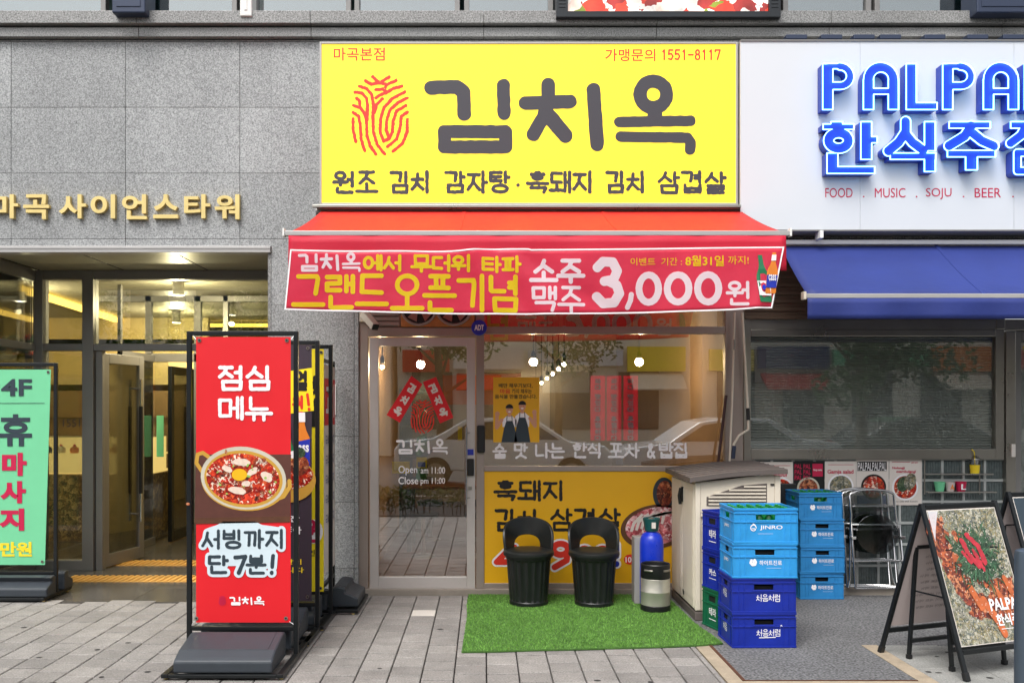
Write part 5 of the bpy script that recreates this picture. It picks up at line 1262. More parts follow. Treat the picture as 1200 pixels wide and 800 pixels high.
# gas cylinder, slim carton, steel keg
x, y = X(763.5, -.42), -.42; zb_ = .014
gc = thing('gas_cylinder', 'tall blue gas cylinder with dark green valve guard behind the keg', 'gas cylinder', (x, y, zb_))
g = MB(); g.lathe([(.09, 0), (.098, .012), (.098, .50), (.093, .545), (.075, .58), (.045, .60), (.04, .615)], (x, y, zb_), 36); g.build('tank', M['gas_blue'], gc, smooth=45)
g = MB(); g.lathe([(.045, .605), (.055, .61), (.062, .66), (.072, .71), (.068, .715), (.06, .7), (.05, .65)], (x, y, zb_), 32); gd = g.build('valve_guard', M['gas_green'], gc, smooth=45)
g = MB(); g.flat(rect(-.012, .635, .022, .685), lambda u, v, w=0: (x + u, y - .069 - w, zb_ + v)); g.build('tag', M['paper'], gc)
ntext('CO', x + .03, zb_ + .36, x + .075, zb_ + .32, lambda u, v, w=0: (u, y - .0985 - w + .5 * (u - x) ** 2 * 11, v), .02).build('lettering', M['white_ink'], gc)
g = MB(); g.lathe([(.018, .61), (.018, .69), (.026, .695), (.026, .71), (.012, .715)], (x, y, zb_), 14); g.build('valve', M['steel'], gc, smooth=45)
g = MB(); a, b = X(742, -.36), X(753, -.36); g.box(a, b + .03, -.42, -.28, .016, Z(629, -.4)); cb = solo(g, 'carton', M['grey_box'], 'slim grey carton standing behind the blue gas cylinder', 'box', bevel=.004)
x, y = X(767.5, -.62), -.64
kg = thing('beer_keg', 'small steel beer keg with black rubber ends in front of the gas cylinder', 'keg', (x, y, .014))
g = MB(); g.lathe([(.112, .045), (.117, .05), (.117, .15), (.1185, .153), (.1185, .158), (.117, .161), (.117, .258), (.112, .263)], (x, y, .014), 48); g.build('shell', mat('brushed_steel', (206, 202, 190), .42, .75, var=.06, vscale=20), kg, smooth=40)
g = MB(); g.lathe([(.112, 0), (.12, .006), (.12, .044), (.114, .05)], (x, y, .014), 48); g.build('foot_ring', M['black'], kg, smooth=40)
g = MB(); g.lathe([(.114, .26), (.119, .268), (.116, .35), (.118, .37), (.112, .378), (.104, .37), (.104, .30), (.03, .295)], (x, y, .014), 48); tr = g.build('top_ring', M['black'], kg, smooth=40)
g = MB(); g.lathe([(.025, .295), (.025, .33), (.032, .333), (.032, .345), (.01, .35)], (x, y, .014), 18); g.build('coupling', M['steel'], kg, smooth=40)
g = MB()
for k in (-1, 1):
    aa = [R(-90 + k * 38 + d) for d in np.linspace(-17, 17, 8)]; g.tube([(x + .121 * math.cos(q), y + .121 * math.sin(q), .345) for q in aa], .009, 8)
g.build('grip_rim', M['steel'], kg, smooth=50)

# cream storage shed
sx0, sx1, sy0, sy1 = 1.633, 2.285, -.96, -.10
sd_ = thing('storage_shed', 'cream plastic storage shed with grey brown lid beside the crates', 'storage box', (1.96, -.53, 0))
g = MB(); g.box(sx0 + .01, sx1, sy0 + .013, sy1, .07, 1.08); g.build('body', M['cream'], sd_, bevel=.012)
g = MB(); g.box(sx0 - .004, sx1 + .004, sy0 - .004, sy1, .0, .069); g.build('plinth', M['shed_lid'], sd_, bevel=.008)
g = MB()
for a, b in ((.03, .43), (.445, .845)): g.box(sx0 - .008, sx0 + .012, sy0 + a, sy0 + b, .09, 1.05)
g.build('door_panel', M['cream'], sd_, bevel=.008)
g = MB()
for a, b in ((.06, .40), (.475, .815)): 
    g.box(sx0 - .011, sx0 - .0085, sy0 + a, sy0 + b, .16, .99)
g.build('raised_panel', M['cream'], sd_, bevel=.002)
g = MB(); g.box(sx0 - .002, sx0 + .04, sy0 - .006, sy0 + .03, .08, 1.065); g.box(sx1 - .04, sx1 + .004, sy0 - .006, sy0 + .03, .08, 1.12); g.box(sx0 + .041, sx1 - .041, sy0 - .004, sy0 + .012, .80, .83); g.build('corner_trim', M['cream'], sd_, bevel=.006)
g = MB()
for k in range(9):
    xx = sx0 + .06 + k * .062; g.box(xx, xx + .058, sy0 - .001, sy0 + .012, .08, .795)
g.build('plank_panel', M['cream'], sd_, bevel=.004)
g = MB()
lzf = lambda x: 1.068 + .066 * (x - sx0) / (sx1 - sx0)
g.prism([(sx0 + .041, .835), (sx1 - .041, .835), (sx1 - .041, lzf(sx1) - .0), (sx0 + .041, lzf(sx0) + .0)], lambda u, v, w: (u, sy0 + .012 - w, v), .0, .012); g.build('gable', M['cream'], sd_, bevel=.002)
g = MB()
for k in range(6):
    z = .90 + k * .027; xa = sx0 + .10 + max(0, (z - .97)) * 4.2; g.bar((xa, sy0 - .004, z), (sx1 - .11, sy0 - .004, z), .012, .012)
g.build('vent_slats', M['cream'], sd_)
g = MB(); g.prism([(sx0 + .085, .885), (sx1 - .10, .885), (sx1 - .10, 1.06), (sx0 + .36, 1.045), (sx0 + .085, .955)], lambda u, v, w: (u, sy0 - w, v), .0005, .0012); g.build('vent_recess', M['shed_lid'], sd_)
# lid: shallow curved roof rising to the right
lz = lambda u: 1.092 + .066 * u + .014 * math.sin(math.pi * u)
mb = MB(); N_ = 12; vs = []
for i in range(N_ + 1):
    u = i / N_; xx = sx0 - .055 + u * (sx1 - sx0 + .10); zz = lz(u)
    vs += [(xx, sy0 - .05, zz - .022), (xx, sy0 - .05, zz + .014), (xx, sy1 + .02, zz + .030), (xx, sy1 + .02, zz - .01)]
fs = [(i * 4 + q, (i + 1) * 4 + q, (i + 1) * 4 + (q + 1) % 4, i * 4 + (q + 1) % 4) for i in range(N_) for q in range(4)] + [(0, 1, 2, 3), (N_ * 4 + 3, N_ * 4 + 2, N_ * 4 + 1, N_ * 4)]
mb.add(vs, fs); g = mb
for k in range(7):
    yy = sy0 + .04 + k * .125
    for i in range(N_):
        u, u2 = i / N_, (i + 1) / N_; f_ = lambda q: (sx0 - .055 + q * (sx1 - sx0 + .10), yy, lz(q) + .016 + .016 * (yy - sy0) / .86)
        g.bar(f_(u), f_(u2), .012, .008)
g.build('lid', M['shed_lid'], sd_)
g = MB(); g.box(sx0 - .024, sx0 - .006, -.53 - .05, -.53 - .02, .88, 1.0); g.tube([(sx0 - .03, -.575, .99), (sx0 - .04, -.565, .93), (sx0 - .03, -.555, .86)], .014, 8); g.build('latch', M['black'], sd_, smooth=50)
g = MB(); g.box(sx0 - .014, sx0 - .004, -.60, -.575, .13, .17); g.build('bolt', M['black'], sd_)
g = MB(); g.box(sx1 - .075, sx1 - .045, sy0 - .0075, sy0 - .004, 1.045, 1.058); g.build('slot', M['black_matte'], sd_)

# crates
def crate(name_m, x, y, z, rz, lab, grp, W=.44, Dp=.355, Hh=.238, logo=None, side=None, seen=True):
    """x y = front left corner; long face to the street"""
    m_ = M[name_m]; t = thing('bottle_crate', lab, 'crate', (x, y, z), grp, rz); g = MB(); th = .012; hz0, hz1 = Hh * .66, Hh * .82; hw = W * .15
    h0, h1 = W / 2 - hw, W / 2 + hw; q0, q1 = Dp / 2 - .05, Dp / 2 + .05
    for yy in (0, Dp - th):                                   # long walls around the hand hole
        g.box(0.006, W - .006, yy + .004, yy + th, .01, hz0); g.box(.006, h0, yy + .004, yy + th, hz0, hz1); g.box(h1, W - .006, yy + .004, yy + th, hz0, hz1); g.box(.006, W - .006, yy + .004, yy + th, hz1, Hh)
    for xx in (0, W - th):
        g.box(xx + .004, xx + th, th, Dp - th, .01, hz0); g.box(xx + .004, xx + th, th, q0, hz0, hz1); g.box(xx + .004, xx + th, q1, Dp - th, hz0, hz1); g.box(xx + .004, xx + th, th, Dp - th, hz1, Hh)
    g.box(.01, W - .01, .01, Dp - .01, .006, .016)
    for z_, hh in ((Hh - .014, .014), (Hh - .036, .006), (.0, .012), (hz0 - .016, .006)):
        g.box(-.002, W + .002, -.002, .0038, z_, z_ + hh); g.box(-.002, .0038, .0038, Dp - .0038, z_, z_ + hh); g.box(W - .0038, W + .002, .0038, Dp - .0038, z_, z_ + hh); g.box(-.002, W + .002, Dp - .0038, Dp + .002, z_, z_ + hh)
    for xx in (0, .045, W * .19, W - W * .19 - .006, W - .05, W - .006): g.box(xx, xx + .006, .0, .0041, .0125, hz0 - .0165); g.box(xx, xx + .006, .0, .0041, hz0 - .0095, Hh - .0365)
    for yy in (.0045, .05, Dp - .055, Dp - .012): g.box(0, .0041, yy, yy + .006, .0125, hz0 - .0165); g.box(W - .0041, W, yy, yy + .006, .0125, hz0 - .0165); g.box(0, .0041, yy, yy + .006, hz0 - .0095, Hh - .0365)
    g.box(h0 - .008, h1 + .008, -.001, .0042, hz0 - .0085, hz0 - .001); g.box(h0 - .008, h1 + .008, -.001, .0042, hz1 + .001, hz1 + .007)
    g.build('shell', m_, t, local=True, bevel=.0012)
    g = MB(); g.box(th, W - th, th + .02, Dp - th - .02, .02, Hh - .06); g.build('shade_block', M['black_matte'], t, local=True)  # hidden bottles as one block, inside shade put into its black colour
    fl = lambda u, v, w=0.: (u, .0035 - w, v); fs_ = lambda u, v, w=0.: (.0035 - w, Dp - u, v)
    if logo: logo(t, fl)
    if side: side(t, fs_)
    return t
LG = []
def put(t, mb, nm='lettering', m_='white_ink'): mb.build(nm, M[m_], t, local=True)
def logo_latin(t, f):
    mb = ntext('JINRO', .18, .122, .335, .088, f, .012); put(t, mb)
    mb = ink([([(.135 + .018 * math.cos(a), .105 + .02 * math.sin(a)) for a in np.linspace(.6, 5.6, 16)], .003), ([(.125, .12), (.136, .132), (.148, .122), (.155, .105)], .003), ([(.128, .1), (.15, .098)], .003)], f, .0012); put(t, mb, 'emblem')
    put(t, MB().flat(rect(.165, .064, .27, .0655), f), 'small_print')
def logo_hangul(t, f):
    mb = ntext('하이트진로', .182, .122, .335, .088, f, .012); put(t, mb)
    mb = ink([([(.128, .122), (.122, .105), (.135, .09), (.152, .092), (.158, .11), (.15, .124)], .008), ([(.142, .118), (.14, .1)], .006)], f, .0012); put(t, mb, 'emblem')
    put(t, MB().flat(rect(.23, .068, .33, .0695), f), 'small_print')
def logo_brush(t, f):
    put(t, ink(brush('처음처럼', .165, .128, .335, .078, .0023, .08, .04), f, .0009, rough=.0003))
def logo_brush_line(t, f):
    logo_brush(t, f); put(t, MB().flat([(.185, .066), (.30, .069), (.30, .075), (.185, .072)], f), 'underline'); put(t, ink([([(.33, .14), (.337, .155)], .0025), ([(.345, .145), (.337, .155)], .0025)], f, .0012), 'sprig')
def side_block(t, f):
    put(t, ink(brush('처음', .13, .14, .225, .08, .0028, .1), f, .0014), 'side_lettering')
def side_latin(t, f): put(t, ntext('JINRO', .12, .115, .23, .088, f, .03), 'side_lettering')
def side_box(t, f):
    put(t, MB().flat(rect(.10, .06, .20, .066), f), 'side_mark'); put(t, ntext('테라', .1, .15, .2, .09, f, .02), 'side_lettering')
def side_mark2(t, f): put(t, ntext('카스', .1, .15, .2, .10, f, .03), 'side_lettering'); put(t, MB().flat(rect(.1, .075, .2, .08), f), 'small_print')
cx_, cy_ = 1.698, -1.757; h_ = .2385
crate('crate_navy', cx_, cy_, .002, R(1), 'navy crate with underlined white lettering at the bottom of the front stack', 'crates of the front stack', logo=logo_brush_line, side=side_block)
crate('crate_navy', cx_ - .002, cy_ + .004, .002 + h_, R(.2), 'navy crate second from the ground in the front stack', 'crates of the front stack', logo=logo_brush, side=side_block)
crate('crate_sky', cx_ + .004, cy_ + .002, .002 + 2 * h_, R(-.6), 'bright sky blue crate second from the top of the front stack', 'crates of the front stack', logo=logo_hangul, side=side_latin)
top1 = crate('crate_sky', cx_ + .010, cy_ - .002, .002 + 3 * h_, R(.8), 'bright sky blue crate full of green bottles on top of the front stack', 'crates of the front stack', logo=logo_latin, side=side_latin)
bx_, by_ = X(938, -.18), -.18; hb = .2285; top2 = None
for k, (lab, r_) in enumerate((('mid blue crate at the bottom of the back stack beside the chairs', .6), ('mid blue crate second from the ground in the back stack', -.8), ('mid blue crate second from the top of the back stack', .3), ('mid blue crate with bottles on top of the back stack', 1.2))):
    top2 = crate('crate_mid', bx_ + (-.002, .002, 0, -.012)[k], by_, .002 + k * hb, R(r_), lab, 'crates of the back stack', W=.375, Dp=.33, Hh=hb, logo=lambda t, f: logo_hangul(t, lambda u, v, w=0.: f(u * .85, v * .95, w)), side=None)
qx, qy, qr = 1.733, -1.325, 0
for k, (mn, lab, sd) in enumerate((('crate_green', 'dark green crate at the bottom of the small stack against the shed', side_box), ('crate_navy', 'navy crate in the middle of the small stack against the shed', side_mark2), ('crate_navy', 'navy crate on top of the small stack against the shed', side_box))):
    crate(mn, qx, qy, .004 + k * .29, R(16), lab, 'crates against the shed', W=.30, Dp=.27, Hh=.288, side=sd)
def bottle(loc, lab, grp):
    t = thing('soju_bottle', lab, 'bottle', loc, grp)
    MB().lathe([(.028, 0), (.031, .004), (.031, .125), (.027, .15), (.014, .18), (.0125, .208)], n=12).build('glass', M['bottle'], t, local=True, smooth=50)
    MB().lathe([(.0138, .2), (.0145, .214), (.011, .217)], n=12).build('cap', M['cap'], t, local=True)
    return t
pb = None
for stack, zz, W_, D_, Hc, nx_, ny_, lab, grp in ((top1, .002 + 3 * h_, .44, .355, .238, 6, 5, 'green bottle standing in the open top crate of the front stack', 'bottles in the front top crate'), (top2, .002 + 3 * hb, .375, .33, hb, 5, 4, 'green bottle standing in the top crate of the back stack', 'bottles in the back top crate')):
    for i in range(nx_):
        for j in range(ny_):
            lx, ly = .05 + i * (W_ - .1) / (nx_ - 1), .05 + j * (D_ - .1) / (ny_ - 1)
            p = stack.location + Vector((lx, ly, .018 if Hc > .235 else .010))
            if pb is None: pb = bottle(p, lab, grp); continue
            c = copy_tree(pb); c.location = p; c['label'] = lab; c['group'] = grp
for st_ in (top1, top2):
    for ch in list(st_.children):
        if ch.name.startswith('shade_block'): bpy.data.objects.remove(ch)
# black board behind the back stack
g = MB(); g.box(0, .50, -.012, .012, 0, .97); bo = g.build('panel_board', M['black'], None, bevel=.01)
bo.location = (X(905, .05), .08, .0); bo.rotation_euler = (R(-5), 0, 0); props(bo, 'black board leaning on the glass blocks behind the back crate stack', 'board')

# folded chrome chairs leaning against the glass blocks
def folding_chair(dx, dy, lab, rz):
    t = thing('folding_chair', lab, 'chair', (X(1015, .05) + dx, dy, .07), 'folded chrome chairs', rz)
    a = R(9); L = .86; f = lambda x, s, off=0: (x, math.sin(a) * s * L + off, s * L * math.cos(a))
    w = .20; r_ = .011
    g = MB(); top = [(w * math.cos(q) * 1.0, math.sin(a) * (L - .05 + .05 * math.sin(q)), (L - .05 + .05 * math.sin(q)) * math.cos(a)) for q in np.linspace(0, math.pi, 14)]
    g.tube([(w + .07, 0.0, .012)] + [f(w + .05, .1), f(w, .75)] + top + [f(-w, .75), f(-w - .05, .1), (-w - .07, 0, .012)], r_, 10); g.build('front_frame', M['chrome'], t, local=True, smooth=60)
    g = MB(); g.tube([(-w - .02, -.03, .012), (-w - .02, .05, .55), (w + .01, .05, .55), (w + .02, -.03, .012), (-w - .02, -.03, .012)], r_, 10); g.build('rear_frame', M['chrome'], t, local=True, smooth=60)
    g = MB(); g.tube([f(-w + .01, .83, -.005), f(w - .01, .83, -.005)], r_ * .8, 8); g.tube([f(-w, .6, -.012), f(w, .6, -.012)], r_ * .8, 8); g.tube([f(-w - .03, .28, -.012), f(w + .03, .28, -.012)], r_ * .8, 8); g.build('cross_bar', M['chrome'], t, local=True, smooth=60)
    g = MB(); g.prism([(x_ , z_) for x_, z_ in ell(0, .47, .185, .17, 28)], lambda u, v, w_: (u, v * .16 - .04 - w_, v), 0, .012); g.build('seat', M['smoke_plastic'], t, local=True, smooth=40)
    g = MB(); g.prism([(-.17, .66), (.17, .66), (.175, .80), (.12, .835), (-.12, .835), (-.175, .80)], lambda u, v, w_: (u, v * .16 - .02 - w_, v), 0, .008); g.build('backrest', M['clear_plastic'], t, local=True)
    for s_ in (-1, 1):
        g = MB(); g.box(s_ * (w + .02) - .02, s_ * (w + .02) + .02, -.0, .05, .43, .455); g.build('hinge', M['chrome'], t, local=True, bevel=.003)
    return t
folding_chair(-.02, .06, 'folded chrome chair with clear seat leaning rearmost on the glass blocks', R(-2)); folding_chair(.02, .0, 'folded chrome chair with clear seat in the middle of the leaning set', R(1)); folding_chair(.06, -.07, 'folded chrome chair with clear seat standing frontmost beside the blue crates', R(3))

# ================================================================== BANNER STANDS
def stand(x0, x1, y, zt, lab, cat_='banner stand', blocks=True, rz=None, local=False, depth=.43, bw=.60):
    """tubular frame on two water filled plastic feet; x0 x1 = posts"""
    c = (x0 + x1) / 2; t = thing('banner_stand', lab, cat_, (c, y, 0), None, rz or 0.); hw = (x1 - x0) / 2
    g = MB()
    for s_ in (-1, 1): g.box(s_ * hw - .015, s_ * hw + .015, -.015, .015, .03, zt)
    g.box(-hw + .0155, hw - .0155, -.014, .014, zt - .03, zt); g.box(-hw + .0155, hw - .0155, -.014, .014, .19, .218); g.build('frame', M['black_metal'], t, local=True, bevel=.003)
    g = MB()
    for s_ in (-1, 1): g.box(s_ * (hw + .0) - .02, s_ * hw + .02, -depth, depth, .015, .04)
    g.box(-hw + .021, hw - .021, -depth, -depth + .03, .016, .038); g.box(-hw + .021, hw - .021, depth - .03, depth, .016, .038); g.build('foot_rails', M['black_metal'], t, local=True, bevel=.003)
    for s_ in (-1, 1):
        d0, d1 = .075, depth - .012
        prof = [(d0, .042), (d0, .19), (d0 + .02, .203), (d0 + .05, .207), (d0 + .11, .196), (d1 - .10, .158), (d1 - .03, .128), (d1, .112), (d1, .042)]
        b = MB().prism([(s_ * u, v) for u, v in prof], lambda u, v, w: (w, u, v), -bw / 2, bw / 2).build('water_foot', M['base_plastic'], t, local=True, bevel=.012)
        g = MB(); g.prism([(s_ * u, v) for u, v in ((d0 + .05, .2095), (d0 + .11, .1985), (d1 - .10, .1605), (d1 - .10, .1575), (d0 + .11, .1955), (d0 + .05, .2065))], lambda u, v, w: (w, u, v), -bw / 2 + .05, bw / 2 - .05)
        g.build('raised_top', M['base_plastic'], b, local=True, bevel=.003)
    g = MB()
    for sx in (-1, 1):
        for sy in (-1, 1): g.lathe([(.012, 0), (.012, .012), (.006, .015)], (sx * hw, sy * (depth - .04), 0), 10)
    g.build('rubber_feet', M['gold'], t, local=True)
    return t
def grommets(t, f, pts):
    for u, v in pts:
        o_ = MB().flat(ell(u, v, .013, .013, 14), f, .003).build('grommet', M['steel'], t, local=True); MB().flat(ell(u, v, .006, .006, 10), f, .005).build('eyelet', M['black'], o_, local=True)
def flag(t, x0, x1, z0, z1, m_, y=-.02, sway=.006):
    return sheet(lambda u, v: (x0 + (x1 - x0) * u + .0 * v, y + sway * math.sin(v * 7 + u * 2), z1 + (z0 - z1) * v), 6, 24, m_, 'banner_sheet', t, .001, local=True, sm=False)

yA = -2.03; xl1, xr1 = X(222, yA), X(347, yA); cA = (xl1 + xr1) / 2
A = stand(xl1, xr1, yA, Z(388, yA), 'red banner stand showing a stew pot, standing frontmost at the lobby entrance', depth=.47)
yb = -.02
flag(A, X(231, yA) - cA, X(341.5, yA) - cA, Z(728, yA), Z(395, yA), M['flag_red'], yb, .0)
fA = lambda u, v, w=0.: (X(u, yA) - cA, yb - .003 - w, Z(v, yA))
def pr(t, mb, nm, m_): return mb.build(nm, M[m_] if isinstance(m_, str) else m_, t, local=True)
pr(A, ink(brush('점심', 255, 428, 321, 458, 2.2, .1, .01) + brush('메뉴', 255, 464, 321, 492.5, 2.0, .14, .01), fA, .5, rough=.25), 'title_lettering', 'white_ink')
pr(A, MB().flat([(231, 532), (342, 532), (341, 608.5), (229.5, 612)], fA, .001), 'table_print', 'board_brown'); pr(A, MB().flat([(229.5, 606), (341, 604), (341, 611), (229.5, 613)], fA, .0015), 'table_edge_print', 'rust')
def ring(cx, cy, rx, ry, rot, f, w, r): 
    return ink([(ell(cx, cy, rx, ry, 40, rot) + [ell(cx, cy, rx, ry, 40, rot)[0]], r)], f, .5, w=w)
pr(A, ink([([(239, 553), (231.5, 542), (233, 532), (239, 530), (246, 535)], 2.2), ([(322, 585), (333, 581), (340.5, 570), (340, 563)], 2.4)], fA, .45, w=.002), 'handle_print', 'dish_gold')
pr(A, MB().flat(ell(287, 564, 50, 33.5, 44, .12), fA, .0025), 'pot_wall_print', 'dish_gold'); pr(A, MB().flat(ell(286.5, 559.5, 50, 36.5, 44, .12), fA, .003), 'pot_rim_print', 'dish_rim')
pr(A, MB().flat(ell(286.5, 560.5, 46, 33, 44, .12), fA, .0032), 'pot_inside_print', 'dish_gold'); pr(A, MB().flat(ell(286, 560.5, 43, 29.5, 44, .12), fA, .0035), 'stew_print', 'stew')
wh = MB(); gr_ = MB(); mt = MB()
for cx, cy, rx, ry, ro in ((285, 541, 10, 5, .1), (314, 558, 7, 6, .6), (280, 574, 10, 5, .2), (268, 549, 6, 4, .4), (297, 552, 7, 4, -.5), (290, 566, 5, 4, 0)):
    wh.flat([(cx + (u - cx) * (1 + .18 * math.sin(5 * i)), cy + (v - cy) * (1 + .2 * math.cos(7 * i))) for i, (u, v) in enumerate(ell(cx, cy, rx, ry, 18, ro))], fA, .005 + .0002 * ry)
for k in range(40):
    cx, cy = 287 + random.gauss(0, 17), 561 + random.gauss(0, 10)
    if random.random() < .5: gr_.flat(ell(cx, cy, random.uniform(1, 2.6), random.uniform(.6, 1.6), 9, random.random() * 3), fA, .0066 + k * 1e-5)
    else: mt.flat(ell(cx + random.gauss(0, 8), cy + random.gauss(0, 5), random.uniform(2, 5), random.uniform(1.5, 3.4), 9, random.random() * 3), fA, .0042 + k * 1e-5)
pr(A, mt, 'pork_print', 'chicken'); pr(A, wh, 'egg_white_print', mat('egg_white', (228, 206, 188), .5, var=.2, vscale=40)); pr(A, MB().flat(ell(282, 555.5, 9, 7, 24), fA, .0072), 'yolk_print', 'yellow_print'); pr(A, gr_, 'scallion_print', mat('scallion', (150, 190, 90), .5))
st = brush('서빙까지', 236, 619, 336, 642.5, 1.75, .12, .02) + brush('단', 243.5, 649, 270, 671.5, 1.9) + [([(277, 652), (289, 651), (281, 670)], 2.3)] + brush('분', 289, 648.5, 313.5, 672, 1.8) + [([(321, 650), (320, 663)], 2.2), ([(319.5, 669.5), (319.5, 670)], 2.2)]
pr(A, ink(st, fA, .55, w=.002, grow=3.4), 'lettering_outline', mat('pale_blue_ink', (206, 222, 230), .5))
pr(A, MB().flat([(244, 618), (256, 614), (263, 610), (300, 610), (308, 614), (331, 617), (325, 640), (322, 662), (250, 662), (246, 642)], fA, .0015), 'cloud_print', bpy.data.materials['pale_blue_ink'])
pr(A, ink(st, fA, .45, w=.0035, rough=.2), 'slogan_lettering', 'slate_ink')
pr(A, ink(brand(270, 697.5, 311, 708, .95), fA, .35, w=.002), 'brand_lettering', 'white_ink'); pr(A, ink(finger(258, 697, 265.5, 708, .3), fA, .22, w=.002), 'fingerprint_emblem', 'crimson_ink')
grommets(A, fr(0) if False else (lambda u, v, w=0.: (u, yb - .003 - w, v)), [(X(235, yA) - cA, Z(399, yA)), (X(337, yA) - cA, Z(399, yA)), (X(231.5, yA) - cA, Z(723, yA)), (X(336, yA) - cA, Z(723, yA))])
g = MB()
for (u0, v0), (u1, v1) in (((342, 398), (347, 390)), ((231, 398), (224, 390)), ((340, 727), (347, 733)), ((229, 727), (224, 733))): g.tube([fA(u0, v0, 0), (X(u1, yA) - cA, 0, Z(v1, yA))], .003, 6)
pr(A, g, 'cable_tie', 'white_ink')

yB = -1.31; xr2 = X(372, yB); xl2 = xr2 - .70; cB = (xl2 + xr2) / 2
B = stand(xl2, xr2, yB, Z(399, yB), 'dark banner stand with a beer bottle print just behind the red one')
fB = lambda u, v, w=0.: (X(u, yB) - cB, -.023 - w, Z(v, yB))
flag(B, xl2 + .05 - cB, X(366, yB) - cB, Z(703, yB), Z(404, yB), M['flag_dark'], -.02, 0.)
pr(B, MB().flat([(262, 446), (366, 431), (368.5, 481), (262, 494)], fB, .001), 'burst_print', 'yellow_flag')
pr(B, ink(brush('시', 300, 437, 318, 462, 1.8) + brush('원', 320, 436, 338, 461, 1.8) + brush('열', 346, 434, 362, 458, 1.8), fB, .5, w=.003), 'title_lettering', 'dark_ink')
pr(B, ink(brush('한', 325, 466, 341, 488, 1.6) + brush('원', 343, 463, 357, 485, 1.6) + [([(361, 462), (362.5, 474)], 1.6), ([(363, 479), (363, 479.5)], 1.7)], fB, .5, w=.003), 'red_lettering', 'red_ink')
def bprint(t, f, cx, top, h, mb_, ml, cap, txt):
    q = lambda pts: [(cx + a * h, top + b * h) for a, b in pts]; prof = [(.045, 0), (.05, .2), (.075, .3), (.13, .42), (.14, .5), (.14, .97), (.12, 1)]
    pr(t, MB().flat(q([(-a, b) for a, b in prof] + [(a, b) for a, b in prof[::-1]]), f, .003), 'bottle_print', mb_)
    pr(t, MB().flat(q([(-.138, .5), (.138, .44), (.138, .9), (-.138, .9)]), f, .005), 'label_print', ml); pr(t, MB().flat(q([(-.055, .0), (.055, .0), (.06, .16), (-.06, .16)]), f, .005), 'neck_print', cap)
    if txt: pr(t, ntext(txt, cx - .12 * h, top + .54 * h, cx + .12 * h, top + .66 * h, f, .03, w=.007), 'label_lettering', 'white_ink')
bprint(B, fB, 354.5, 483, 70, 'orange_sign', 'blue_ink', 'white_ink', 'cass'); bprint(B, fB, 338, 500, 62, 'green_ink', 'white_ink', 'green_ink', None)
pr(B, MB().flat(ell(338, 562, 33, 26, 36), fB, .006), 'bowl_print', 'dish_gold'); pr(B, MB().flat(ell(338, 556, 29.5, 17, 36), fB, .0075), 'stew_print', 'stew'); pr(B, MB().flat(ell(352, 545, 11, 12, 20, .4), fB, .0085), 'rib_print', 'chicken'); pr(B, MB().flat(ell(353, 530, 6, 6, 14), fB, .0088), 'herb_print', 'herbs')
mb = ntext('맥주 한잔', 300, 603, 352, 611, fB, .02, w=.003); pr(B, mb, 'caption_lettering', 'white_ink'); pr(B, ntext('곁들여 좋아', 300, 616, 354, 625, fB, .02, w=.003), 'caption_lettering', 'white_ink')
pr(B, ntext('언제나 같이', 300, 654, 354, 660.5, fB, .02, w=.003), 'yellow_lettering', 'yellow_ink'); pr(B, ntext('함께 합니다', 300, 663.5, 357, 670, fB, .02, w=.003), 'yellow_lettering', 'yellow_ink')
grommets(B, lambda u, v, w=0.: (u, -.023 - w, v), [(X(361.5, yB) - cB, Z(408, yB)), (X(361, yB) - cB, Z(698, yB))])

yC_ = -.87; xr3 = X(387.5, yC_); xl3 = xr3 - .70; cC = (xl3 + xr3) / 2
C_ = stand(xl3, xr3, yC_, Z(404, yC_), 'yellow banner stand third from the front in the row of stands')
fC = lambda u, v, w=0.: (X(u, yC_) - cC, -.023 - w, Z(v, yC_))
flag(C_, xl3 + .04 - cC, X(380, yC_) - cC, Z(692, yC_), Z(409, yC_), M['yellow_flag'], -.02, 0.)
pr(C_, ink(brush('삼', 357, 440, 374, 462, 2) + brush('겹', 357, 466, 374, 488, 2) + brush('살', 358, 472 + 6, 374, 500, 2.), fC, .5, w=.002), 'title_lettering', 'dark_ink')
pr(C_, ink([(circ(368, 622, 5, 8), 4)], fC, .5, w=.002, grow=2), 'price_outline', 'white_ink'); pr(C_, ink(brush('원', 360, 608, 377, 635, 2.0), fC, .5, w=.004), 'price_lettering', 'crimson_ink'); pr(C_, ntext('(1인)', 355, 643, 373, 652, fC, .02, w=.003), 'small_lettering', 'dark_ink')
grommets(C_, lambda u, v, w=0.: (u, -.023 - w, v), [(X(377, yC_) - cC, Z(413, yC_)), (X(376, yC_) - cC, Z(688, yC_))])

# a stand turned to face the door
D_ = stand(-.30, .30, 0, 2.04, 'white and red banner stand turned sideways against the granite pier', depth=.30, bw=.46)
D_.location = (-1.30, -.44, 0); D_.rotation_euler = (0, 0, R(90)); BASE[D_.name] = Vector((0, 0, 0))
flag(D_, -.26, .26, .3, 1.99, M['paper'], -.02, .0); fD = lambda u, v, w=0.: (u, -.023 - w, v)
pr(D_, MB().flat(rect(-.26, 1.5, .26, 1.88), fD, .001), 'red_print', 'flag_red'); pr(D_, ntext('고기', -.2, 1.84, .2, 1.56, fD, .03, w=.003), 'title_lettering', 'white_ink')
for k in range(5): pr(D_, ntext('국내산 돼지', -.2, 1.42 - k * .16, .2, 1.33 - k * .16, fD, .01, w=.003), 'menu_lettering', 'paper_blue')

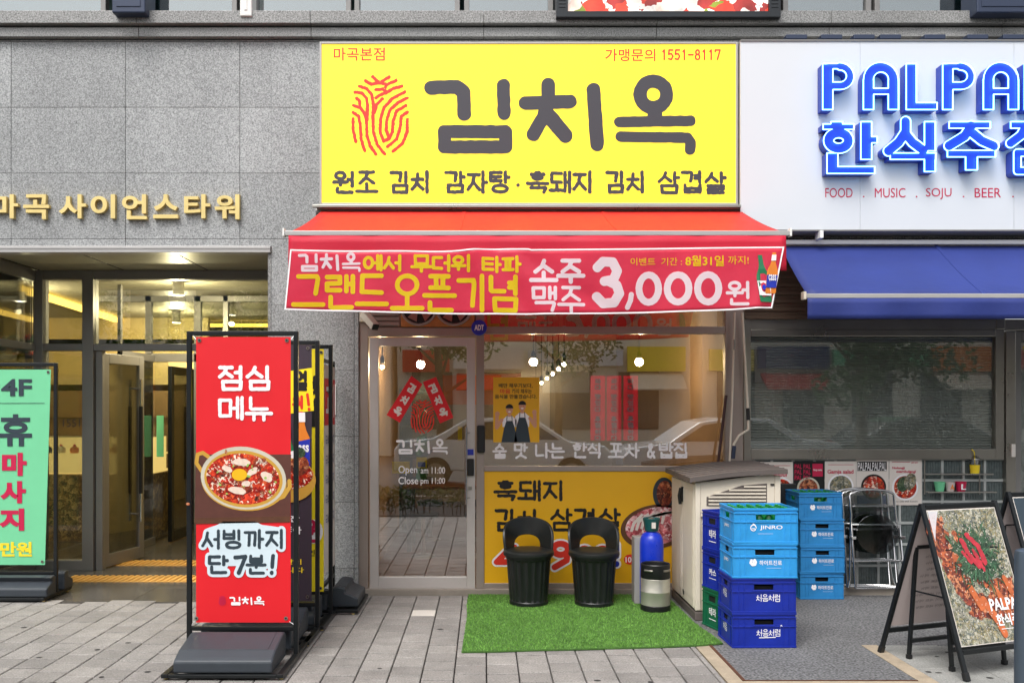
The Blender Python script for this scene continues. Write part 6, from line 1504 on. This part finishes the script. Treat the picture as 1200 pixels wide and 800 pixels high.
# green banner stand at the left edge
yG = -.05; xr5 = X(65.5, yG); xl5 = xr5 - .70; cG = (xl5 + xr5) / 2
G_ = stand(xl5, xr5, yG, Z(425, yG), 'pale green banner stand with 4F lettering at the far left', depth=.26, bw=.78)
fG = lambda u, v, w=0.: (X(u + (v - 433) * -.000, yG) - cG, -.023 - w, Z(v, yG))
sheet(lambda u, v: (xl5 + .05 - cG + (X(61, yG) - xl5 - .05) * u - .052 * v * u, -.02, Z(433, yG) + (Z(661, yG) - Z(433, yG)) * v), 6, 20, M['flag_green'], 'banner_sheet', G_, .001, local=True, sm=False)
pr(G_, ntext('4F', 3, 444, 39, 464, fG, .03), 'floor_lettering', 'slate_ink'); pr(G_, MB().flat(rect(0, 472, 54, 472.6), fG, .002), 'rule_print', 'slate_ink')
pr(G_, ntext('휴', 1, 485, 39, 522.5, fG, .03), 'title_lettering', 'slate_ink')
for ch, t_, b_, u0, u1 in (('마', 530, 557, 4, 33), ('사', 563, 589, 2, 32), ('지', 595, 621, 1, 30)): pr(G_, ntext(ch, u0, t_, u1, b_, fG, .055), 'title_lettering', 'crimson_ink')
pr(G_, ntext('만원', 2, 634, 39, 651, fG, .035), 'price_lettering', 'yellow_ink')
grommets(G_, lambda u, v, w=0.: (u, -.023 - w, v), [(X(58, yG) - cG, Z(436, yG)), (X(51, yG) - cG, Z(657, yG))])
# blue plate on the pier
t = thing('wall_plate', 'small blue wall plate with white rim on the granite pier', 'sign', (X(390, 0), -.01, Z(486, 0)))
MB().prism(rect(383, 450, 394, 486), fr(-.002), 0, .012).build('plate', M['white_paint'], t, bevel=.003); MB().prism(rect(384, 451.5, 392.3, 484), fr(-.0145), 0, .001).build('plate_face', M['gas_blue'], t)

# ================================================================== A-FRAME BOARDS
def aframe(cx, cy, rz, lab, main=True, hgt=1.03):
    t = thing('a_frame_sign', lab, 'sign board', (cx, cy, 0), None, rz); W = .62; sp = .345; s = sp / hgt
    fy = lambda z, k: k * (sp - z * s)                      # k=-1 front board, +1 rear board
    for k, nm in ((-1, 'front_frame'), (1, 'rear_frame')):
        g = MB()
        for sx in (-1, 1): g.bar((sx * W / 2, fy(.03, k), .03), (sx * W / 2, fy(hgt, k), hgt), .03, .022)
        for z in (.16, hgt - .02): g.bar((-W / 2 + .016, fy(z, k), z), (W / 2 - .016, fy(z, k), z), .022, .03)
        fr_ = g.build(nm, M['black_metal'], t, local=True, bevel=.003)
        g = MB()
        for sx in (-1, 1): MB().bar((sx * W / 2, fy(-.0, k), .001), (sx * W / 2, fy(.05, k), .05), .036, .03).build('foot_cap', M['black'], fr_, local=True, bevel=.004)
        fb_ = lambda u, v, w=0., k=k: (u, fy(v, k) + k * (.004 + w), v)
        MB().prism(rect(-W / 2 + .02, .19, W / 2 - .02, hgt - .04), fb_, -.006, 0).build('board', M['paper_pink'] if k > 0 else M['paper'], t, local=True)
    g = MB()
    for sx in (-1, 1):                                       # folding stay frame between the boards
        g.bar((sx * .25, .16, .03), (sx * .25, .10, .74), .024, .02); g.bar((sx * .22, -.15, .03), (sx * .22, -.09, .74), .024, .02)
        g.tube([(sx * .235, .14, .45), (sx * .235, -.13, .45)], .006, 8)
    g.bar((-.25, .10, .74), (.25, .10, .74), .024, .024); g.bar((-.22, -.09, .74), (.22, -.09, .74), .024, .024); g.bar((-.25, .15, .12), (.25, .15, .12), .024, .024); g.bar((-.22, -.14, .13), (.22, -.14, .13), .024, .024)
    g.build('stay_frame', M['black_metal'], t, local=True, bevel=.002)
    g = MB()
    for sx in (-.25, .25): g.box(sx - .016, sx + .016, .145, .175, .001, .03)
    for sx in (-.22, .22): g.box(sx - .016, sx + .016, -.167, -.137, .001, .03)
    g.build('rubber_feet', M['black'], t, local=True, bevel=.004)
    ff_ = lambda u, v, w=0.: (u, fy(v, -1) - .004 - w, v); bb_ = lambda u, v, w=0.: (u, fy(v, 1) - .0025 - w, v)
    if main:
        MB().flat(rect(-.285, .195, .285, hgt - .045), ff_, .001).build('photo_print', M['rice'], t, local=True)
        L0 = [(-.285, .99), (-.25, .985), (-.16, .90), (-.10, .80), (-.02, .62), (.08, .52), (.20, .60), (.285, .52), (.285, .30), (.12, .26), (.0, .22), (-.10, .30), (-.20, .45), (-.25, .60), (-.285, .74)]
        ink([([L0[i], L0[i + 1]], .05) for i in range(3, 5)] + [([(-.24, .86), (-.20, .7), (-.16, .55), (-.08, .42), (.05, .40), (.2, .42), (.24, .34)], .075), ([(-.24, .92), (-.22, .74)], .05), ([(.1, .5), (.22, .5)], .06)], ff_, .008, w=.002, rough=.03, step=4).build('ribs_print', M['chicken'], t, local=True)
        MB().flat([(.02 + (u - .02) * (1 + .16 * math.sin(5.3 * i) + .1 * math.cos(2.1 * i)), .70 + (v - .70) * (1 + .14 * math.cos(4.1 * i) + .1 * math.sin(1.7 * i))) for i, (u, v) in enumerate(ell(.02, .70, .165, .15, 40))], ff_, .004).build('herb_print', M['herbs'], t, local=True)
        mb = MB(); rnd = random.Random(3)
        for k in range(170):
            a = rnd.uniform(0, 6.28); r0 = rnd.uniform(.02, .2); r1 = rnd.uniform(.05, .1); u, v = .02 + r0 * math.cos(a), .70 + .9 * r0 * math.sin(a); b = a + rnd.uniform(-1.2, 1.2)
            if abs(u + r1 * math.cos(b)) > .28: continue
            mb.prism([(u, v), (u + r1 * .5 * math.cos(b) - .006 * math.sin(b), v + r1 * .5 * math.sin(b) + .006 * math.cos(b)), (u + r1 * math.cos(b), v + r1 * math.sin(b)), (u + r1 * .5 * math.cos(b) + .004 * math.sin(b), v + r1 * .5 * math.sin(b) - .004 * math.cos(b))], ff_, .005 + k * 1e-5, .0052 + k * 1e-5)
        mb.build('leaf_print', mat('leaf_print', (58, 92, 66), .5, island=.6), t, local=True)
        mb = ink([([(-.07, .80), (-.04, .71), (.02, .64)], .017), ([(-.02, .83), (.05, .76), (.075, .66)], .018), ([(-.09, .73), (-.04, .67)], .014), ([(.0, .74), (.05, .62)], .013)], ff_, .004, w=.008, rough=.006, step=4); mb.build('pepper_print', M['chilli'], t, local=True)
        mb = ink([([(-.02, .44), (.06, .30), (.08, .24)], .026), ([(.10, .5), (.16, .38), (.17, .30)], .02), ([(-.10, .52), (-.05, .40)], .022), ([(.20, .56), (.24, .44)], .018)], ff_, .004, w=.006, rough=.003); mb.build('carrot_print', M['carrot'], t, local=True)
        mb = MB()
        for k in range(260):
            u, v = rnd.uniform(-.27, .27), rnd.uniform(.22, .97); mb.flat(ell(u, v, .004, .0025, 5, rnd.uniform(0, 3)), ff_, .0065)
        mb.build('sesame_print', M['paper'], t, local=True)
        MB().flat([(-.285, .985), (-.285, .80), (-.262, .86), (-.235, .92), (-.20, .985)], ff_, .005).build('plate_print', M['lilac_ink'], t, local=True)
        ntext('PALPAL', .015, .445, .285, .375, ff_, .03, w=.009).build('brand_lettering', M['white_ink'], t, local=True)
        ntext('한식주점', .04, .355, .285, .285, ff_, .03, w=.009).build('brand_lettering', M['white_ink'], t, local=True)
        MB().flat(rect(.06, .265, .26, .269), ff_, .008).build('rule_print', M['white_ink'], t, local=True)
        # reversed print showing through the rear board
        ink_m = mat('faint_ink', (140, 126, 128), .6)
        ntext('PAL', .25, .93, .06, .86, bb_, .02, w=.004).build('rear_lettering', ink_m, t, local=True); ntext('한식', .25, .84, .08, .77, bb_, .02, w=.004).build('rear_lettering', ink_m, t, local=True)
        for k in range(9):
            v = .68 - k * .045; ntext('국물 떡볶이 세트 메뉴', .24, v, -.16 + .02 * (k % 3), v - .02, bb_, .0, w=.004).build('rear_menu_lettering', ink_m, t, local=True)
    else:
        MB().flat(rect(-.285, .195, .285, hgt - .045), ff_, .001).build('photo_print', M['slate_ink'], t, local=True)
        MB().flat(ell(-.1, .72, .16, .13, 30, .3), ff_, .003).build('plate_print', M['white_ink'], t, local=True); MB().flat(ell(-.1, .72, .13, .1, 30, .3), ff_, .005).build('dish_print', M['stew'], t, local=True)
        MB().flat(rect(-.27, .42, -.05, .50), ff_, .003).build('red_print', M['crimson_ink'], t, local=True); ntext('FOOD', -.25, .49, -.07, .43, ff_, .03, w=.005).build('lettering', M['white_ink'], t, local=True)
    return t
aframe(3.075, -2.08, R(20), 'black A frame board with a food photograph of ribs and herbs')
aframe(4.31, -.95, R(14), 'black A frame board partly cut off at the right edge', False, 1.0)
bl = thing('bollard', 'slate grey steel post at the right edge close to the viewer', 'bollard', (2.665, -3.5, 0))
g = MB(); g.lathe([(.055, 0), (.055, .92), (.05, .94), (.03, .95)], (2.665, -3.5, 0), 28); g.build('post', M['bollard'], bl, smooth=45)
g = MB(); g.lathe([(.08, 0), (.08, .012), (.056, .02)], (2.665, -3.5, 0), 28); g.build('base_plate', M['bollard'], bl, smooth=45)

# ================================================================== STREET BEHIND THE VIEWER (seen only in the glass)
def leaves(n, c, rad, size, m_, name, parent, blobs=None):
    mb = MB(); rn = random.Random(int(abs(c[0] * 100 + c[1] * 10)) + n)
    bl_ = [(Vector(c) + Vector((rn.gauss(0, .5) * rad[0], rn.gauss(0, .5) * rad[1], rn.gauss(0, .5) * rad[2])), rn.uniform(.3, .55)) for _ in range(blobs or 14)]
    for k in range(n):
        b, q = bl_[k % len(bl_)]; d = Vector((rn.gauss(0, 1), rn.gauss(0, 1), rn.gauss(0, 1))).normalized() * q * rn.random() ** .4
        p = b + Vector((d.x * rad[0], d.y * rad[1], d.z * rad[2])); e = Vector((rn.gauss(0, 1), rn.gauss(0, 1), rn.gauss(0, 1))).normalized() * size * rn.uniform(.6, 1.3); f_ = e.orthogonal().normalized() * size * .45
        mb.add([p - e, p + f_, p + e, p - f_], [(0, 1, 2, 3)])
    return mb.build(name, m_, parent)
for x, y, h, r_ in ((-5.6, -10.2, 3.9, 1.7), (-1.0, -12.5, 4.2, 1.7), (7.6, -9.9, 3.9, 1.8), (12.5, -10.4, 4.1, 1.8), (-10.5, -10.3, 4.2, 1.9), (2.2, -19, 5.0, 2.2)):
    t = thing('street_tree', 'leafy street tree reflected in the shop glass', 'tree', (x, y, 0), 'street trees behind the viewer')
    g = MB(); g.tube([(x, y, 0), (x + .05, y, h * .35), (x - .05, y + .1, h * .7), (x, y, h)], [.14, .11, .08, .03], 10)
    for q in range(5):
        a = q * 1.3; g.tube([(x, y, h * (.45 + .08 * q)), (x + r_ * .6 * math.cos(a), y + r_ * .6 * math.sin(a), h * (.62 + .09 * q))], [.05, .015], 6)
    g.build('trunk', M['bark'], t, smooth=60); leaves(5200, (x, y, h - .1), (r_, r_, r_ * .72), .085, M['leaf'], 'crown', t, 18)
hd = thing('hedge', 'low clipped hedge along the kerb, reflected in the door glass', 'hedge', (-1, -5.95, 0))
leaves(7000, (-2.2, -5.95, .24), (1.9, .16, .16), .035, M['hedge_leaf'], 'foliage', hd, 70)
g = MB(); rn = random.Random(5)
for k in range(60):
    x = rn.uniform(-4.2, -.2); g.tube([(x, -5.95 + rn.uniform(-.1, .1), 0), (x + rn.uniform(-.08, .08), -5.95 + rn.uniform(-.15, .15), .4)], .007, 5)
g.build('stems', M['bark'], hd)
def car(x, y, m_, lab, s_=1):
    t = thing('parked_car', lab, 'car', (x, y, 0)); L = 4.5; prof = [(-2.25, .35), (-2.25, .72), (-2.1, .86), (-1.35, .95), (-.75, 1.36), (-.2, 1.45), (.75, 1.42), (1.45, 1.02), (2.1, .95), (2.25, .8), (2.25, .35)]
    f_ = lambda u, v, w: (x + s_ * u, y + w, v)
    MB().prism(prof, f_, -.85, .85).build('body', m_, t, bevel=.035)
    for w in (-.856, .856): MB().prism([(-1.15, .98), (-.68, 1.3), (-.2, 1.38), (.70, 1.35), (1.2, 1.0)], lambda u, v, q: (x + s_ * u, y + q, v), w - .004, w + .004).build('side_window', M['car_glass'], t)
    for u in (-1.4, 1.4):
        for w in (-.82, .82):
            g = MB(); g.tube([(x + u, y + w - .1, .32), (x + u, y + w + .1, .32)], .32, 24); wl = g.build('wheel', M['tyre'], t, smooth=40)
            g = MB(); g.tube([(x + u, y + w - .105, .32), (x + u, y + w + .105, .32)], .2, 20); g.build('rim', M['steel'], wl, smooth=40)
car(5.0, -10.6, M['car_white'], 'white parked car reflected in the restaurant window'); car(.4, -11.4, M['car_white'], 'white car with its tail to the left, reflected in the door glass', -1); car(9.0, -10.9, M['car_dark'], 'dark parked car reflected in the shutter window')
def block(x0, x1, y, h, m_, lab, storeys):
    t = thing('street_building', lab, 'building', ((x0 + x1) / 2, y, 0)); MB().box(x0, x1, y - 8, y, 0, h).build('wall', m_, t)
    n = int((x1 - x0) / 2.2)
    for s_ in range(storeys):
        for k in range(n):
            xx = x0 + .5 + k * (x1 - x0 - .6) / n; z = .5 + s_ * 3.4
            w = MB().box(xx, xx + 1.4, y + .003, y + .05, z + .4, z + 2.4).build('window', M['facade_win'], t)
    k = 0; xx = x0 + .2
    while xx < x1 - 1.5:
        w_ = 1.6 + (k * 7 % 5) * .42; MB().box(xx, min(xx + w_, x1 - .2), y + .06, y + .24, 2.9 + .1 * (k % 3), 3.65 + .12 * (k % 2)).build('fascia', M[('white_panel', 'awning_red', 'flag_green', 'yellow_flag', 'paper', 'orange_sign', 'awning_blue')[(k * 3 + storeys) % 7]], t)
        if k % 2: MB().prism([(0, 0), (.9, -.55), (.9, -.6), (0, -.1)], lambda u, v, q, xx=xx: (xx + q, y + .1 + u, 2.85 + v), .1, w_ - .1).build('shop_awning', M[('awning_red', 'cream', 'awning_blue')[k // 2 % 3]], t)
        xx += w_ + .15; k += 1
block(-16, -3.2, -23, 9, M['facade_pale'], 'pale two storey building across the street at the left', 2); block(-3, 7.2, -23.5, 6.5, M['facade_pale'], 'low pale shop building across the street', 1); block(7.5, 20, -23, 10, M['facade_pale'], 'taller pale building across the street at the right', 3)
